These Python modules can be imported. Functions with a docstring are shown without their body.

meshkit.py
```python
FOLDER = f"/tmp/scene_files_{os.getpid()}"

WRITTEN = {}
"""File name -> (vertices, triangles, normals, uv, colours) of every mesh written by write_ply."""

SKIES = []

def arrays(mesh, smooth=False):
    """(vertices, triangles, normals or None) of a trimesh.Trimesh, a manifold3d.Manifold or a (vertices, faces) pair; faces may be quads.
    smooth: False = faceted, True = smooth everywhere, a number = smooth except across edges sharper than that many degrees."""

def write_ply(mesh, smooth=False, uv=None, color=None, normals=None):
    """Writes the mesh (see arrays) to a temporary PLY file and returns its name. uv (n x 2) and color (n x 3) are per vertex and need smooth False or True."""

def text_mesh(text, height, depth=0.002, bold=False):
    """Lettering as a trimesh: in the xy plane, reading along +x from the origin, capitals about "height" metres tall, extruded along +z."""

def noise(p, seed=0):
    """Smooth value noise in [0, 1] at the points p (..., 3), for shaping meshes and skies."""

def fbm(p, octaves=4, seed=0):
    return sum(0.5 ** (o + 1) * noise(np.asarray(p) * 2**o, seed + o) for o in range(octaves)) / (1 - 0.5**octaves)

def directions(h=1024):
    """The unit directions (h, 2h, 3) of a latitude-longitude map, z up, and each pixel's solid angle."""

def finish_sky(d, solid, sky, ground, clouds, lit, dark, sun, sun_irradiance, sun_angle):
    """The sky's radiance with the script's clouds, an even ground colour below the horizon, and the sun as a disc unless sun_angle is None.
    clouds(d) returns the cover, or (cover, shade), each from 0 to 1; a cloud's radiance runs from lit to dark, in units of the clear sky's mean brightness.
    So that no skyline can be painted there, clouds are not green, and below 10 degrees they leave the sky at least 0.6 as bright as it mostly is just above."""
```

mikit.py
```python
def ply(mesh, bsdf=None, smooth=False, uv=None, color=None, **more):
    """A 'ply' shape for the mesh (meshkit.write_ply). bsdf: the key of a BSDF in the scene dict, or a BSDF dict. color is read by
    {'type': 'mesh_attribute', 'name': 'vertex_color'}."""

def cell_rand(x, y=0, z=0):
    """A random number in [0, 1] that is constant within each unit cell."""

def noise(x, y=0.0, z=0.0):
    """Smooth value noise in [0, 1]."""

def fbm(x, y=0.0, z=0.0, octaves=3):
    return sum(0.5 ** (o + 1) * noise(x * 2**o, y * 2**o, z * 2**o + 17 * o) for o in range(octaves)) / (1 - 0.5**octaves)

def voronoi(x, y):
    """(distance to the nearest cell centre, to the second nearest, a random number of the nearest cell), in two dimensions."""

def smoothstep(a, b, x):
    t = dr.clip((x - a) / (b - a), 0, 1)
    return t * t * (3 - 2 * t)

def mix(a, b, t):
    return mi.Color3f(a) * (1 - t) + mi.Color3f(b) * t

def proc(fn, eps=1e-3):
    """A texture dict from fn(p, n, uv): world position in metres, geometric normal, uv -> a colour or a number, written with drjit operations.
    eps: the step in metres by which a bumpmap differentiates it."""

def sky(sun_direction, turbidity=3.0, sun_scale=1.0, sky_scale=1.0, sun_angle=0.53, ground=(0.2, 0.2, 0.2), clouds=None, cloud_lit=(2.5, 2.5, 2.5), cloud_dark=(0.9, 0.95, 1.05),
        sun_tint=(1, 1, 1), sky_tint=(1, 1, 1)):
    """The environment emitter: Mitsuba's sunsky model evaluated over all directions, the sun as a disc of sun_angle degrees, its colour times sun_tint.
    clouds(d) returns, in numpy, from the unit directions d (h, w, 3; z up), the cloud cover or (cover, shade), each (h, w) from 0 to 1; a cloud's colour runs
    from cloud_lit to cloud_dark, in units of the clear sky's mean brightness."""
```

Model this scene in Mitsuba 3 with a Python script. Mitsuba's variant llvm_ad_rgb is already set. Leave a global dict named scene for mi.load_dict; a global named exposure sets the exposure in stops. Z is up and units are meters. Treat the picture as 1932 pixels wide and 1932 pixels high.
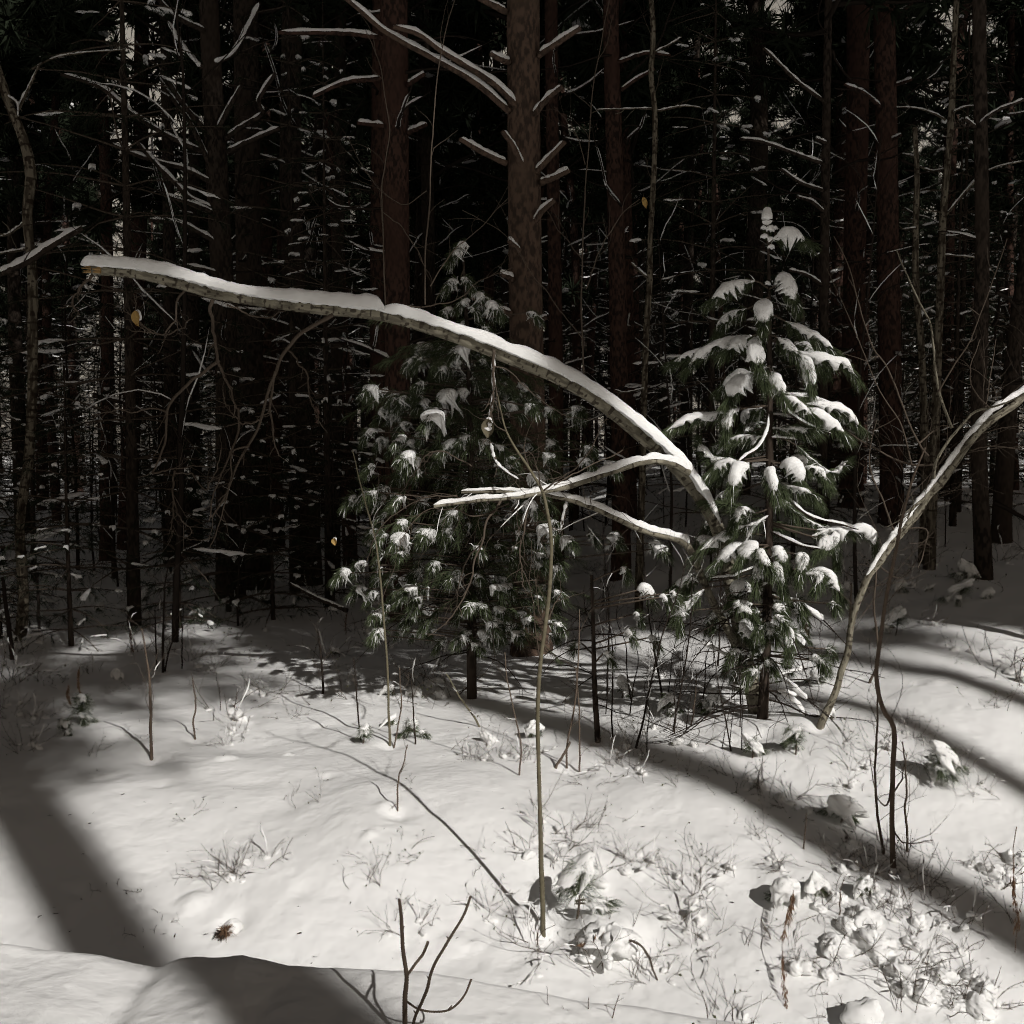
import math
import numpy as np
import drjit as dr
import mitsuba as mi
import mikit, meshkit

T = mi.ScalarTransform4f
scene, labels = {}, {}

# ------------------------------------------------------------------ camera, sky, exposure
EYE, PITCH, F = np.array([0.0, 0.0, 1.75]), math.atan(0.06), 1932.0
FWD = np.array([0, math.cos(PITCH), -math.sin(PITCH)])
UPV = np.array([0, math.sin(PITCH), math.cos(PITCH)])
scene['camera'] = {'type': 'perspective', 'fov': 2 * math.degrees(math.atan(0.5)), 'fov_axis': 'x', 'near_clip': 0.05, 'far_clip': 2000.0,
                   'to_world': T().look_at(origin=EYE.tolist(), target=(EYE + FWD).tolist(), up=[0, 0, 1])}
SUN_AZ, SUN_EL = math.radians(33), math.radians(35)
SUN = np.array([math.sin(SUN_AZ) * math.cos(SUN_EL), -math.cos(SUN_AZ) * math.cos(SUN_EL), math.sin(SUN_EL)])
def veil(d):
    low = np.clip((0.52 - d[..., 2]) / 0.2, 0, 1)
    return low * low * (3 - 2 * low) * (.75 + .25 * meshkit.fbm(d * 5, 3, 4))


scene['sky'] = mikit.sky(SUN.tolist(), turbidity=3, sky_scale=0.42, sky_tint=(1.48, 0.83, 0.50), sun_tint=(0.90, 1.08, 1.48), ground=(0.3, 0.3, 0.3), clouds=veil, cloud_lit=(4.8, 4.3, 3.6))
labels['sky'] = {'label': 'pale sky glimpsed through gaps in the tree tops', 'category': 'sky', 'kind': 'structure'}
exposure = 1.38

# ------------------------------------------------------------------ materials
S = mikit.smoothstep


def bsdf(key, inner, two=True):
    scene[key] = {'type': 'twosided', 'inner': inner} if two else inner


def rgb(*c):
    return {'type': 'rgb', 'value': list(c)}


bsdf('m_snow', {'type': 'diffuse', 'reflectance': rgb(0.86, 0.86, 0.845)})
bsdf('m_ground', {'type': 'bumpmap', 'tex': mikit.proc(lambda p, n, uv: mikit.fbm(p.x * 22, p.y * 22, p.z * 22, 4), 4e-3), 'scale': 0.009,
                  'inner': {'type': 'diffuse', 'reflectance': mikit.proc(lambda p, n, uv: mikit.mix([0.84, 0.84, 0.83], [0.88, 0.88, 0.865], mikit.fbm(p.x * 3, p.y * 3, 0, 3)))}})


def bark(p, a, b, c, sx=42, sz=15):
    f = mikit.fbm(p.x * sx, p.y * sx, p.z * sz, 4)
    g = mikit.fbm(p.x * 3, p.y * 3, p.z * 1.2, 2)
    return mikit.mix(mikit.mix(a, b, S(0.36, 0.62, f)), c, S(0.45, 0.75, g) * 0.7)


def barkf(key, a, b, c, depth=0.014, sx=42, sz=15):
    bsdf(key, {'type': 'bumpmap', 'tex': mikit.proc(lambda p, n, uv: mikit.fbm(p.x * sx, p.y * sx, p.z * sz, 4), 3e-3), 'scale': depth,
               'inner': {'type': 'diffuse', 'reflectance': mikit.proc(lambda p, n, uv: bark(p, a, b, c, sx, sz))}})


barkf('m_pine_bark', [0.055, 0.04, 0.032], [0.125, 0.086, 0.065], [0.11, 0.078, 0.058])
barkf('m_red_bark', [0.03, 0.021, 0.018], [0.085, 0.05, 0.039], [0.066, 0.038, 0.03])
barkf('m_dark_bark', [0.022, 0.018, 0.015], [0.06, 0.047, 0.038], [0.05, 0.038, 0.03])


def birch(p, uv):
    n = mikit.noise(uv.x * 5, uv.y * 70, 3)
    m = mikit.fbm(uv.x * 7, uv.y * 16, 1, 3)
    base = mikit.mix([0.13, 0.118, 0.09], [0.26, 0.24, 0.185], S(0.3, 0.7, m))
    return mikit.mix(base, [0.04, 0.032, 0.024], mi.Float(S(0.68, 0.8, n)) * 0.85)


def old_birch(p, uv):
    n = mikit.noise(uv.x * 4, uv.y * 40, 3)
    m = mikit.fbm(uv.x * 6, uv.y * 9, 1, 3)
    base = mikit.mix([0.065, 0.054, 0.04], [0.19, 0.168, 0.128], S(0.35, 0.65, m))
    return mikit.mix(base, [0.03, 0.022, 0.016], mi.Float(S(0.6, 0.75, n)) * 0.9)


bsdf('m_birch', {'type': 'bumpmap', 'tex': mikit.proc(lambda p, n, uv: mikit.fbm(p.x * 70, p.y * 70, p.z * 70, 3), 2e-3), 'scale': 0.004,
                 'inner': {'type': 'diffuse', 'reflectance': mikit.proc(lambda p, n, uv: birch(p, uv))}})
bsdf('m_old_birch', {'type': 'bumpmap', 'tex': mikit.proc(lambda p, n, uv: mikit.fbm(p.x * 50, p.y * 50, p.z * 50, 3), 2e-3), 'scale': 0.006,
                     'inner': {'type': 'diffuse', 'reflectance': mikit.proc(lambda p, n, uv: old_birch(p, uv))}})
bsdf('m_twig', {'type': 'diffuse', 'reflectance': rgb(0.095, 0.076, 0.06)})
bsdf('m_dark_twig', {'type': 'diffuse', 'reflectance': rgb(0.03, 0.024, 0.02)})
bsdf('m_stem', {'type': 'diffuse', 'reflectance': mikit.proc(lambda p, n, uv: mikit.mix([0.105, 0.092, 0.062], [0.175, 0.158, 0.108], mikit.fbm(p.x * 40, p.y * 40, p.z * 60, 2)))})
bsdf('m_brown_stem', {'type': 'diffuse', 'reflectance': mikit.proc(lambda p, n, uv: mikit.mix([0.08, 0.061, 0.048], [0.15, 0.118, 0.092], mikit.fbm(p.x * 60, p.y * 60, p.z * 40, 2)))})
bsdf('m_needle', {'type': 'diffuse', 'reflectance': mikit.proc(lambda p, n, uv: mikit.mix([0.04, 0.052, 0.029], [0.10, 0.122, 0.064], mikit.noise(p.x * 30, p.y * 30, p.z * 30)))})
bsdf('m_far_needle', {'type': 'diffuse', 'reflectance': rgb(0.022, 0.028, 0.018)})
bsdf('m_leaf', {'type': 'diffuse', 'reflectance': rgb(0.36, 0.24, 0.09)})
bsdf('m_green_leaf', {'type': 'diffuse', 'reflectance': rgb(0.055, 0.06, 0.028)})
bsdf('m_dry_grass', {'type': 'diffuse', 'reflectance': rgb(0.17, 0.105, 0.065)})
bsdf('m_wood', {'type': 'diffuse', 'reflectance': mikit.proc(lambda p, n, uv: mikit.mix([0.22, 0.13, 0.05], [0.45, 0.30, 0.14], mikit.fbm(p.x * 14, p.y * 90, p.z * 90, 2)))})

# ------------------------------------------------------------------ naming helpers
used = {}


def num(name):
    k = used.get(name, 0)
    used[name] = k + 1
    return name if k == 0 else f'{name}_{k:03d}'


def thing(name, label, cat, group=None, kind=None):
    key = num(name)
    labels[key] = {'label': label, 'category': cat}
    if group:
        labels[key]['group'] = group
    if kind:
        labels[key]['kind'] = kind
    return key


def put(holder, name, mesh, mat, smooth=True, label=None, kind=None):
    key = num(holder + '__' + name) if name else holder
    V, Fc = mesh[0], mesh[1]
    uv = mesh[2] if len(mesh) > 2 else None
    scene[key] = mikit.ply((V, Fc), mat, smooth=smooth, uv=uv)
    if label or kind:
        labels.setdefault(key, {}).update({k: v for k, v in (('label', label), ('kind', kind)) if v})
    return key


def join(ms):
    ms = [m for m in ms if m is not None and len(m[0])]
    at = np.cumsum([0] + [len(m[0]) for m in ms])
    out = [np.vstack([m[0] for m in ms]), np.vstack([np.asarray(m[1]) + a for m, a in zip(ms, at)])]
    if all(len(m) > 2 for m in ms):
        out.append(np.vstack([m[2] for m in ms]))
    return tuple(out)


# ------------------------------------------------------------------ shape helpers
RNG = np.random.default_rng(7)
Z = np.array([0, 0, 1.0])


def unit(v):
    return v / (np.linalg.norm(v, axis=-1, keepdims=True) + 1e-12)


def curve(P, n):
    """Catmull-Rom through P (k, m) resampled evenly to n rows."""
    P = np.asarray(P, float)
    if len(P) == 2:
        t = np.linspace(0, 1, n)[:, None]
        return P[0] * (1 - t) + P[1] * t
    Q = np.vstack([2 * P[0] - P[1], P, 2 * P[-1] - P[-2]])
    out = []
    for i in range(1, len(Q) - 2):
        t = np.linspace(0, 1, 9)[:-1, None]
        a, b, c, d = Q[i - 1], Q[i], Q[i + 1], Q[i + 2]
        out.append(0.5 * (2 * b + (c - a) * t + (2 * a - 5 * b + 4 * c - d) * t ** 2 + (3 * b - a - 3 * c + d) * t ** 3))
    C = np.vstack(out + [P[-1:]])
    s = np.r_[0, np.cumsum(np.linalg.norm(np.diff(C[:, :3], axis=0), axis=1))]
    return np.stack([np.interp(np.linspace(0, s[-1], n), s, C[:, k]) for k in range(C.shape[1])], 1)


def strip_faces(n, k):
    i, j = np.meshgrid(np.arange(n - 1), np.arange(k), indexing='ij')
    a, b = i * k + j, i * k + (j + 1) % k
    return np.vstack([np.stack([a, b, b + k], -1).reshape(-1, 3), np.stack([a, b + k, a + k], -1).reshape(-1, 3)])


def frame(C):
    t = unit(np.gradient(C, axis=0))
    m = unit(t.mean(0))
    ref = np.array([0.31, 0.95, 0.05]) if abs(m[2]) > 0.75 else Z
    u = unit(np.cross(t, ref))
    return t, u, np.cross(u, t)


def tube(P, R, n=None, sides=6, rough=0.0, wander=0.0, seed=0, cap=True):
    """P points, R radii (scalar ends or per point). Returns vertices, faces, uv."""
    P = np.asarray(P, float)
    R = np.broadcast_to(np.asarray(R, float), (len(P),)) if np.ndim(R) == 0 or len(np.atleast_1d(R)) == len(P) else np.linspace(R[0], R[-1], len(P))
    n = n or max(4, 4 * (len(P) - 1) + 1)
    C = curve(np.c_[P, R], n)
    C, R = C[:, :3], np.maximum(C[:, 3], 2e-4)
    L = np.r_[0, np.cumsum(np.linalg.norm(np.diff(C, axis=0), axis=1))]
    if wander:
        w = np.stack([meshkit.fbm(np.c_[L * 3.0 / max(L[-1], .3) * 2, L * 0 + 5 * k + seed * 1.7, L * 0 + .5], 3, seed) - .5 for k in range(3)], 1)
        C = C + w * wander * np.minimum(1, np.minimum(L, L[-1] * 2 - L) / (0.15 * L[-1] + 1e-6))[:, None]
    t, u, w = frame(C)
    a = np.arange(sides) * 2 * np.pi / sides
    off = np.cos(a)[None, :, None] * u[:, None] + np.sin(a)[None, :, None] * w[:, None]
    rr = R[:, None] * np.ones(sides)
    if rough:
        q = (C[:, None] + off * 0.2)
        rr = rr * (1 + rough * (meshkit.fbm(np.stack([q[..., 0] * 9, q[..., 1] * 9, q[..., 2] * 6 + seed], -1), 3, seed) - .5) * 2)
    V = (C[:, None] + off * rr[..., None]).reshape(-1, 3)
    uv = np.stack(np.broadcast_arrays(np.abs(np.arange(sides) / sides * 2 - 1)[None], L[:, None]), -1).reshape(-1, 2)
    Fc = strip_faces(n, sides)
    if cap:
        k = len(V)
        V = np.vstack([V, C[:1], C[-1:]])
        uv = np.vstack([uv, [[0, 0], [0, L[-1]]]])
        j = np.arange(sides)
        Fc = np.vstack([Fc, np.stack([(j + 1) % sides, j, 0 * j + k], 1), np.stack([(n - 1) * sides + j, (n - 1) * sides + (j + 1) % sides, 0 * j + k + 1], 1)])
    return V, Fc, uv


def snow(P, A, H, n=None, K=12, skirt=0.0, lump=0.35, seed=0, ends=(0.12, 0.12), lift=0.0, fq=9.0):
    """A bank of snow lying along the path P: half width A, height H above the path (per point or ends), with a ragged skirt hanging below."""
    P = np.asarray(P, float)
    k = len(P)
    A = np.interp(np.linspace(0, 1, k), np.linspace(0, 1, len(np.atleast_1d(A))), np.atleast_1d(A))
    H = np.interp(np.linspace(0, 1, k), np.linspace(0, 1, len(np.atleast_1d(H))), np.atleast_1d(H))
    n = n or max(10, 5 * k)
    C = curve(np.c_[P, A, H], n)
    C, A, H = C[:, :3], C[:, 3], C[:, 4]
    s = np.linspace(0, 1, n)
    taper = np.clip(np.minimum((s + 1e-3) / max(ends[0], 1e-3), (1 - s + 1e-3) / max(ends[1], 1e-3)), 0, 1) ** 0.5
    t, u, w = frame(C)
    flip = np.sign(w[:, 2:]) + (w[:, 2:] == 0)
    u, w = u * flip, w * flip
    L = np.r_[0, np.cumsum(np.linalg.norm(np.diff(C, axis=0), axis=1))]
    sc = 1 / (A.mean() * 3 + 1e-6)
    nz = meshkit.fbm(np.c_[L * sc, L * 0 + seed * 3.3, L * 0], 3, seed)
    A, H = A * (1 + lump * (nz - .5) * 1.6) * taper, H * (1 + lump * 2 * (meshkit.fbm(np.c_[L * sc * .8, L * 0 + 9 + seed, L * 0], 3, seed) - .5)) * taper
    m = K - 4
    th = np.linspace(0, np.pi, m)
    x = np.sign(np.cos(th)) * np.abs(np.cos(th)) ** 0.8
    z = np.sin(th) ** 0.8
    X, Y = A[:, None] * x, H[:, None] * z
    sk = [skirt * A * taper * np.clip(2.2 * meshkit.noise(np.c_[s * fq + seed, L * 0 + q * 7.7, L * 0 + seed], seed + q) - .5, -.15, 1.9) for q in (0, 1)]
    X = np.c_[X, -A * 0.93, -A * 0.35, A * 0.35, A * 0.93]
    Y = np.c_[Y, -sk[0], -sk[0] * .25 - H * .05, -sk[1] * .25 - H * .05, -sk[1]]
    d = meshkit.fbm((C[:, None] + X[..., None] * u[:, None] + Y[..., None] * w[:, None]) * sc * 2.2 + seed * 5, 3, seed) - .5
    X, Y = X * (1 + lump * .7 * d), Y * (1 + lump * .9 * d) + lift
    V = (C[:, None] + X[..., None] * u[:, None] + Y[..., None] * w[:, None])
    V = V.reshape(-1, 3)
    j = np.arange(K)
    Fc = np.vstack([strip_faces(n, K), np.stack([(j + 1) % K, j, 0 * j + len(V)], 1), np.stack([(n - 1) * K + j, (n - 1) * K + (j + 1) % K, 0 * j + len(V) + 1], 1)])
    V = np.vstack([V, V[:K].mean(0)[None], V[-K:].mean(0)[None]])
    return V, Fc


def cap(c, w, h, seed=0, skirt=.6, lean=(0, 0), stretch=(1, 0), rough=.5, nu=11, nv=22, fingers=6.0, peak=1.0):
    """A hat of snow on a plant's tip at c: half width w, height h, ragged fingers hanging below its rim. stretch = (length factor, azimuth)."""
    ph = np.arange(nv) * 2 * np.pi / nv
    ring = np.stack([np.cos(ph), np.sin(ph)], 1)
    f = meshkit.fbm(np.c_[ring * fingers / 4, ph * 0 + seed * 1.37], 3, seed)
    pw = 1.0 + .9 * ((seed * .618) % 1)
    out = w * (.7 + .7 * meshkit.noise(np.c_[ring * 1.1, ph * 0 + seed * 2.1], seed + 1))
    drop = w * skirt * np.clip(4.2 * f - 1.3, .05, 2.2)
    rows = []
    s = np.linspace(0, 1, nu)
    for k in range(nu):
        r_ = np.sin(s[k] * np.pi / 2) ** peak
        rows.append(np.c_[ring * (out * r_)[:, None], h * (1 - s[k] ** pw) + 0 * ph])
    for q, (rr, dd) in enumerate(((1.02, .45), (.95, 1.0), (.72, .8), (.35, .1))):
        rows.append(np.c_[ring * (out * rr)[:, None], -drop * dd])
    V = np.vstack(rows)
    st, az = stretch
    ca, sa = math.cos(az), math.sin(az)
    x, y = V[:, 0] * st, V[:, 1]
    V = np.c_[x * ca - y * sa, x * sa + y * ca, V[:, 2]]
    V[:, 2] -= h * .5 * np.minimum(1.5, (x / (w * max(st, 1))) ** 2) * (st - 1)
    d = meshkit.fbm(V / w * .9 + seed * 3.1, 3, seed) - .5
    nrm = unit(V + [0, 0, h * .2])
    V = V + nrm * ((d * 1.5 + .6 * (meshkit.fbm(V / w * 2.6 + seed * 1.9, 2, seed + 5) - .5)) * rough * w)[:, None]
    V[:, :2] += np.asarray(lean) * (V[:, 2:] / max(h, 1e-6))
    n = len(rows)
    Fc = strip_faces(n, nv)[:, ::-1]
    j = np.arange(nv)
    Fc = np.vstack([Fc, np.stack([j + (n - 1) * nv, (j + 1) % nv + (n - 1) * nv, 0 * j + n * nv], 1)[:, ::-1]])
    V = np.vstack([V, V[-nv:].mean(0)[None]])
    return V + np.asarray(c, float), Fc


def needles(P, n, length, width, seed=0, spread=(25, 65), droop=0.25, s0=0.05, seg=2, down=False):
    r = np.random.default_rng(seed)
    C = curve(np.asarray(P, float), 12)
    t = unit(np.gradient(C, axis=0))
    s = s0 + (1 - s0) * r.random(n) ** 0.8
    i = np.clip((s * 11), 0, 10.999)
    a = i.astype(int)
    f = (i - a)[:, None]
    B, ax = C[a] * (1 - f) + C[a + 1] * f, unit(t[a] * (1 - f) + t[a + 1] * f)
    rad = unit(np.cross(ax, r.normal(size=(n, 3))))
    if down:
        rad[:, 2] = -np.abs(rad[:, 2]) * .9 + .2 * rad[:, 2]
        rad = unit(rad)
    al = np.radians(r.uniform(*spread, n))[:, None] * (1 - .55 * s[:, None])
    d = unit(ax * np.cos(al) + rad * np.sin(al) - Z * droop * .4)
    L = length * r.uniform(.7, 1.15, n)[:, None]
    side = unit(np.cross(d, r.normal(size=(n, 3)))) * width / 2
    dr_ = -Z * droop * L * r.uniform(.3, 1, (n, 1))
    M, E = B + d * L * .55 + dr_ * .25, B + d * L + dr_
    if seg == 1:
        V = np.stack([B - side, B + side, E], 1).reshape(-1, 3)
        return V, np.arange(3 * n).reshape(-1, 3)
    V = np.stack([B - side, B + side, M + side, M - side, E], 1).reshape(-1, 3)
    q = np.arange(n)[:, None] * 5
    return V, np.vstack([q + [0, 1, 2], q + [0, 2, 3], q + [3, 2, 4]])


# ------------------------------------------------------------------ ground
_crest_x = np.array([-60, -4, -1.6, -1.32, -1.15, -.99, -.94, -.76, -.63, -.465, -.24, -.09, .19, .48, .78, 1.4, 3, 60])
_crest_z = -.055 + np.array([.45, .45, .46, .425, .41, .36, .385, .40, .365, .362, .36, .335, .28, .235, .19, .12, .05, .05])


def vnoise(x, y, f, seed, oct=3):
    return meshkit.fbm(np.stack(np.broadcast_arrays(x * f, y * f, np.float64(seed) * 3.7), -1), oct, seed) - 0.5


BUMPS = []


def ss(a, b, x):
    t = np.clip((x - a) / (b - a), 0, 1)
    return t * t * (3 - 2 * t)


def height(x, y):
    x, y = np.broadcast_arrays(np.asarray(x, float), np.asarray(y, float))
    far = ss(1.5, 4.5, y)
    h = far * (vnoise(x, y, .45, 1) * .17 + vnoise(x, y, 1.3, 2) * .075 + vnoise(x, y, 4.5, 3, 2) * .016)
    h = h + ss(9, 40, y) * vnoise(x, y, .12, 5) * 1.1
    h = h + .085 * np.clip(y - 5.0, 0, 11) * ss(.2, 4.5, x) * ss(5, 8, y)
    brow = 5.7 + .55 * ss(-1, 3, x) + .5 * vnoise(x, x * 0, .5, 15)
    h = h - .42 * (1 - ss(-.1, 1, (y - 3.0) / (brow - 3.0))) * ss(2.75, 3.2, y) - .035 * np.clip(y - brow, 0, 4) * (1 - ss(0, 3, x))
    cz = np.interp(x, _crest_x, _crest_z) + .022 * vnoise(x, y, 2.2, 8)
    yc = 2.78 + .10 * vnoise(x, x * 0, 1.1, 9)
    cz = cz + (vnoise(x, y, 13, 21, 3) * .016 + vnoise(x, y, 5, 22, 2) * .012) * np.exp(-((y - yc) / .35) ** 2)
    h = h + cz * (1 - ss(0, .55, y - yc)) * (1 + .10 * ss(0, .6, yc - y))
    h = h + (vnoise(x, y, 9, 6, 2) * .007 + vnoise(x, y, 2.6, 12) * .03) * ss(-1, 1, y)
    for bx, by, r, a, *e in BUMPS:
        d = ((x - bx) ** 2 + ((y - by) * (e[0] if e else 1)) ** 2) / r ** 2
        h = h + a * np.exp(-d * d if a > 0 else -d)
    return h


def ray(px, py):
    return np.array([(px - 966) / F, 0, 0]) + UPV * (966 - py) / F + FWD


def at(px, py, Y):
    d = ray(px, py)
    return EYE + d * (Y / d[1])


def ground(px, py, lo=1.2, hi=90.0):
    """Where the line of sight through a place of the photograph first meets the snow."""
    d = ray(px, py)
    d = d / d[1]
    ys = np.r_[np.linspace(lo, 14, 700), np.linspace(14.1, hi, 500)]
    P = EYE + d * ys[:, None]
    below = P[:, 2] < height(P[:, 0], P[:, 1])
    i = int(np.argmax(below)) if below.any() else len(ys) - 1
    p = P[i]
    return np.array([p[0], p[1], float(height(p[0], p[1]))])


def onground(x, y, dz=0.0):
    return np.array([x, y, float(height(x, y)) + dz])


_b = []
for px, py, r, a in [(1150, 1760, .16, .09), (1000, 1745, .09, .05), (1110, 1700, .22, -.05), (440, 1752, .05, -.05), (1560, 1730, .5, .05),
                     (1770, 1780, .45, .05), (650, 1700, .5, .04), (260, 1400, .5, .05), (1490, 1690, .14, .03), (80, 1205, .25, .07), (1290, 1560, .5, .05),
                     (840, 1560, .6, .06), (1440, 1330, .35, -.06), (1440, 1340, .9, .06), (1090, 1640, .12, .03), (1800, 1230, .7, .07), (1700, 1420, .8, .06), (1850, 1330, .6, .08), (1250, 1090, .5, .1)]:
    g = ground(px, py)
    _b.append((g[0], g[1], r, a))
BUMPS += _b
_r = np.random.default_rng(11)
for _ in range(90):
    _y = _r.uniform(3.2, 9)
    BUMPS.append((_r.uniform(-.5, .5) * _y, _y, _r.uniform(.025, .07), _r.choice([-1, 1], p=[.7, .3]) * _r.uniform(.008, .022)))
for px, py in [(1025, 1764), (736, 1408), (286, 1434), (750, 1534), (1686, 1648), (1548, 1374), (1440, 1386), (1069, 1450), (1094, 1458), (368, 1395), (1128, 1402), (38, 1205), (307, 1270)]:
    g = ground(px, py)
    BUMPS.append((g[0], g[1], .07, -.035))


def graded(fine0, fine1, step, lo, hi, grow=1.12):
    mid = list(np.arange(fine0, fine1, step))
    up, s = [], step
    while (up[-1] if up else fine1) < hi:
        up.append((up[-1] if up else mid[-1]) + s)
        s *= grow
    dn, s = [], step
    while (dn[-1] if dn else fine0) > lo:
        s *= grow
        dn.append((dn[-1] if dn else fine0) - s)
    return np.array(dn[::-1] + mid + up)


xs, ys = graded(-3.2, 4.2, .022, -500, 500, 1.045), graded(1.7, 8.0, .022, -300, 600, 1.035)
gx, gy = np.meshgrid(xs, ys, indexing='xy')
GV = np.stack([gx, gy, height(gx, gy)], -1).reshape(-1, 3)
ii, jj = np.meshgrid(np.arange(len(ys) - 1), np.arange(len(xs) - 1), indexing='ij')
a_ = (ii * len(xs) + jj).ravel()
GF = np.vstack([np.stack([a_, a_ + 1, a_ + 1 + len(xs)], 1), np.stack([a_, a_ + 1 + len(xs), a_ + len(xs)], 1)])
scene['snow_ground'] = mikit.ply((GV, GF), 'm_ground', smooth=True)
labels['snow_ground'] = {'label': 'undulating forest floor under fresh white snow crossed by tree shadows', 'category': 'snow', 'kind': 'structure'}


r = np.random.default_rng(12)
V = []
for _ in range(420):
    y = 3.2 + 8 * r.random() ** 1.5
    p = onground(r.uniform(-.52, .52) * y, y, .004)
    d, e = r.normal(size=3) * [1, 1, .25], r.normal(size=3) * [1, 1, .25]
    d, e = unit(d) * r.uniform(.004, .016), unit(e) * r.uniform(.001, .003)
    V += [p - d, p + e, p + d, p - e + [0, 0, .002]]
scene['forest_litter'] = mikit.ply((np.array(V), np.arange(len(V)).reshape(-1, 4)), 'm_dark_twig')
labels['forest_litter'] = {'label': 'tiny dark needles and bark bits strewn on the snow', 'category': 'litter', 'kind': 'stuff'}


# ------------------------------------------------------------------ plant helpers
def path_px(pts, Y0, Y1=None):
    """Points of the photograph (x, y[, radius]) laid at the depths Y0..Y1 into the scene."""
    pts = [tuple(p) for p in pts]
    D = np.linspace(Y0, Y0 if Y1 is None else Y1, len(pts))
    P = np.array([at(p[0], p[1], d) for p, d in zip(pts, D)])
    R = np.array([(p[2] if len(p) > 2 else 2.0) / F * d for p, d in zip(pts, D)])
    return P, R


def twigs(P, R, n, L, seed, ang=50, sag=0.0, sides=4, up=0.25, s0=.25):
    """n side twigs along a path, joined with the path's own taper."""
    r = np.random.default_rng(seed)
    C = curve(P, 24)
    t = unit(np.gradient(C, axis=0))
    out = []
    for k in range(n):
        i = int((s0 + (1 - s0) * (k + r.random()) / n) * 23)
        d = unit(np.cross(t[i], r.normal(size=3)))
        a = math.radians(ang * r.uniform(.7, 1.2))
        d = unit(t[i] * math.cos(a) + d * math.sin(a) + Z * up)
        ln = L * r.uniform(.45, 1.1)
        Q = [C[i]]
        for m in range(4):
            d = unit(d + r.normal(size=3) * .22 - Z * sag)
            Q.append(Q[-1] + d * ln / 4)
        rr = float(R) * r.uniform(.6, 1)
        out.append((np.array(Q), rr))
    return out


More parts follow.
